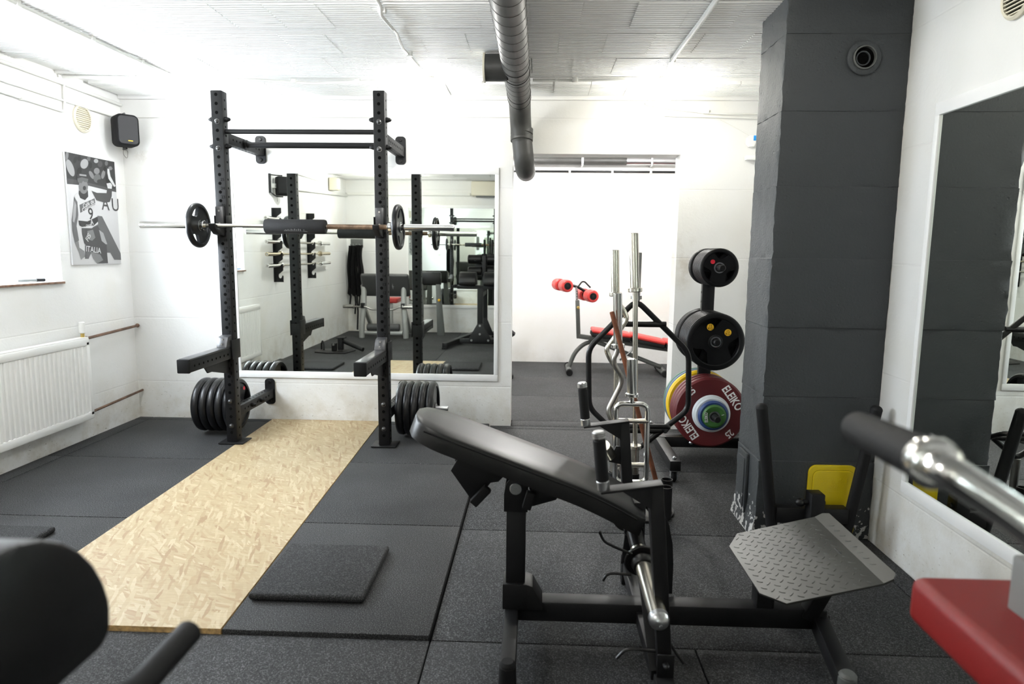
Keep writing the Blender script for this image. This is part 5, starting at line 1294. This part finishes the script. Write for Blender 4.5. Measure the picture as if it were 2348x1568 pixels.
vt = thing('weight_vest', 'black weight vest with dangling straps hanging from the hook board', 'vest', (-2.97, YR+.1, .75), 'vests on the hook board')
drape('vest', '', -3.09, -2.90, 1.39, .62, YR+.13, 4, (.7, 1.15)).obj('vest_body', 'cloth_black', vt)
for x, zt, zb_ in ((-3.06, .70, .44), (-2.98, .65, .28), (-2.91, .70, .40), (-2.945, .62, .02)):
    G().tube([(x, YR+.13, zt), (x+.01, YR+.12, (zt+zb_)/2), (x-.005, YR+.12, zb_)], .014, 8).obj('strap', 'cloth_black', vt)
vt2 = thing('training_belt', 'black belt strip hanging beside the vest on the hook board', 'belt', (-2.86, YR+.1, .8), 'vests on the hook board')
drape('belt', '', -2.93, -2.82, 1.40, .80, YR+.18, 9, (.9, .8)).obj('belt_strip', 'cloth_black', vt2)

# ------------------------------------------------------------------ preacher curl bench with curl bar
pr_ = thing('preacher_bench', 'silver framed preacher curl bench with a wide dark arm pad', 'preacher bench', (-2.33, .02, LOW))
M_ = Matrix.Translation((-2.30, .02, .80)) @ Matrix.Rotation(radians(-24), 4, 'X')
G().box(-.365, .365, -.035, .035, -.185, .185, .03, 4, M_).obj('arm_pad', 'vinyl_grey', pr_)
G().flat([[(-.02, -.01), (.0, .0), (.004, .05), (.012, .0), (.018, .012), (.012, -.012), (.004, -.06), (-.002, -.01)]], .001, M_ @ MX((.12, .0358, .0), (-1, 0, 0), (0, 0, 1))).obj('pad_mark', 'print_tone_5', pr_)
for s in (-1, 1):
    x = -2.33+s*.305
    G().tube([(x+s*.035, .06, LOW+.012), (x+s*.025, .075, .22), (x, .04, .48), (x, .0, .80)], .042, 14, .1).obj('frame_leg', 'silver_paint', pr_)
    G().box(x-.025, x+.025, .06, .14, .455, .53, .006).obj('bar_cradle', 'satin_black', pr_)
    G().bar((x, -.0, .45), (x, -.52, .02), .05, .06, bev=.006).obj('rear_leg', 'silver_paint', pr_)
G().cyl((-2.62, .06, .075), (-2.04, .06, .075), .035, seg=16).obj('cross_tube', 'silver_paint', pr_)
G().cyl((-2.58, .075, .16), (-2.08, .075, .16), .055, seg=20, bev=.01).obj('foot_roller', 'vinyl_grey', pr_)
G().box(-2.47, -2.19, -.60, -.28, .50, .58, .02, 3).obj('seat_pad', 'bench_red', pr_)
G().box(-2.36, -2.30, -.47, -.41, LOW, .50, .004).obj('seat_post', 'silver_paint', pr_)
G().box(-2.36, -2.30, -.50, .06, .03, .09, .004).obj('spine_bar', 'silver_paint', pr_)
cb = thing('curl_bar', 'dark short curl bar resting on the preacher bench cradles', 'curl bar', (-2.39, .12, .46))
G().tube([(-2.93, .125, .475), (-2.58, .125, .475), (-2.50, .125, .435), (-2.40, .125, .435), (-2.33, .125, .475), (-2.26, .125, .435), (-2.16, .125, .435), (-2.08, .125, .475), (-1.86, .125, .475)], .013, 12, .03).obj('shaft', 'dark_steel', cb)
for a, c_ in ((-2.93, -2.77), (-2.02, -1.86)): G().cyl((a, .125, .475), (c_, .125, .475), .023, seg=18, bev=.003).obj('sleeve', 'dark_steel', cb)
for a in (-2.77, -2.02): G().cyl((a-.008, .125, .475), (a+.008, .125, .475), .034, seg=18, bev=.003).obj('collar', 'dark_steel', cb)
# pad backed black bench behind (seen deep in the mirror)
bk = thing('incline_bench', 'grey-legged black incline bench behind the preacher bench, seen in the mirror', 'bench', (-1.70, -.45, LOW))
G().box(-1.90, -1.52, -.50, -.40, .78, .99, .03, 3).obj('back_pad', 'vinyl_black', bk)
G().prism([(-1.58, -.44, LOW), (-1.46, -.44, LOW), (-1.53, -.44, .80), (-1.60, -.44, .80)], (0, .05, 0), .006).obj('side_frame', 'bench_grey', bk)
G().prism([(-1.92, -.44, LOW), (-1.80, -.44, LOW), (-1.80, -.44, .80), (-1.87, -.44, .80)], (0, .05, 0), .006).obj('side_frame', 'bench_grey', bk)
G().sphere((-1.545, -.375, .55), .022).obj('yellow_knob', 'sticker_yellow', bk)

# ------------------------------------------------------------------ landmine base on the floor
ld = thing('landmine_base', 'black landmine base plate with swivel tube lying on the floor by the window wall', 'landmine', (-2.65, 1.42, 0))
LX, LY, LZ = -2.66, 1.42, LOW
G().prism([(-2.96, 1.30, LZ), (-2.90, 1.55, LZ), (-2.72, 1.63, LZ), (-2.48, 1.60, LZ), (-2.42, 1.32, LZ), (-2.70, 1.22, LZ)], (0, 0, .014), .002).obj('base_plate', 'powder_black', ld)
G().tube([(-2.88, 1.33, .0), (-2.88, 1.33, .07), (-2.85, 1.37, .125), (-2.82, 1.41, .07), (-2.82, 1.41, .0)], .011, 10, .03).obj('carry_loop', 'powder_black', ld)
g = G().box(-2.70, -2.645, 1.40, 1.47, 0, .10, .003).box(-2.62, -2.56, 1.38, 1.46, .012, .17, .003).box(-2.64, -2.53, 1.36, 1.47, .165, .178, .002)
g.obj('swivel_block', 'powder_black', ld)
G().lathe([(.024, 0), (.030, 0), (.030, .36), (.024, .36), (.024, 0)], (-2.57, 1.42, .135), (.30, .14, -.09), 20).obj('bar_tube', 'powder_black', ld)
G().cyl((-2.672, 1.472, .085), (-2.672, 1.485, .085), .014, seg=6).obj('bolt', 'galvanised', ld)

# ------------------------------------------------------------------ services on the rear and window walls
ac = thing('air_conditioner', 'cream air conditioner indoor unit high on the rear wall, seen in the mirror', 'air conditioner', (-.68, YR+.1, 2.17))
G().box(-1.07, -.30, YR+.001, YR+.20, 2.19, 2.42, .02, 3).obj('casing', 'cream_plastic', ac)
G().box(-1.0, -.35, YR+.05, YR+.19, 2.175, 2.195, .004).obj('outlet_flap', 'bench_grey', ac)
hl_ = thing('flood_light', 'cream boxy wall light on the window wall, seen in the mirror', 'light fitting', (XL+.08, .05, 2.22))
G().box(XL+.02, XL+.14, -.06, .08, 2.20, 2.38, .006).obj('housing', 'cream_plastic', hl_); G().box(XL+.14, XL+.155, -.05, .07, 2.215, 2.365, .003).obj('lens', 'white_plastic', hl_); G().box(XL, XL+.03, -.2, -.10, 2.22, 2.38, .004).obj('mount', 'cream_plastic', hl_)
tk = thing('cable_trunking', 'white cable trunking along the window and rear walls, seen in the mirror', 'trunking', (XL+.02, .6, 2.15))
G().bar((XL+.02, 2.2, 2.06), (XL+.02, YR+.03, 2.20), .04, .05, bev=.004).obj('trunking', 'cable_white', tk)
G().box(XL+.02, -1.1, YR+.001, YR+.04, 2.20, 2.245, .004).obj('trunking', 'cable_white', tk)
nb = tag(G().box(-2.08, -1.98, YR+.001, YR+.006, 1.35, 1.80, .001).obj('wall_notice', 'print_tone_5'), 'pale paper notice on the rear wall beside the mirror, seen in the mirror', 'notice')

# many tiny marks of one kind stay joined in one part
for o in bpy.data.objects:
    if o.name.split('.')[0] in ('hole_row', 'numbering', 'printed_lettering', 'lettering', 'spiral_seam', 'embossed_lettering', 'raised_lettering', 'sticker_print', 'ring_groove', 'tread_lugs'): o['kind'] = 'stuff'
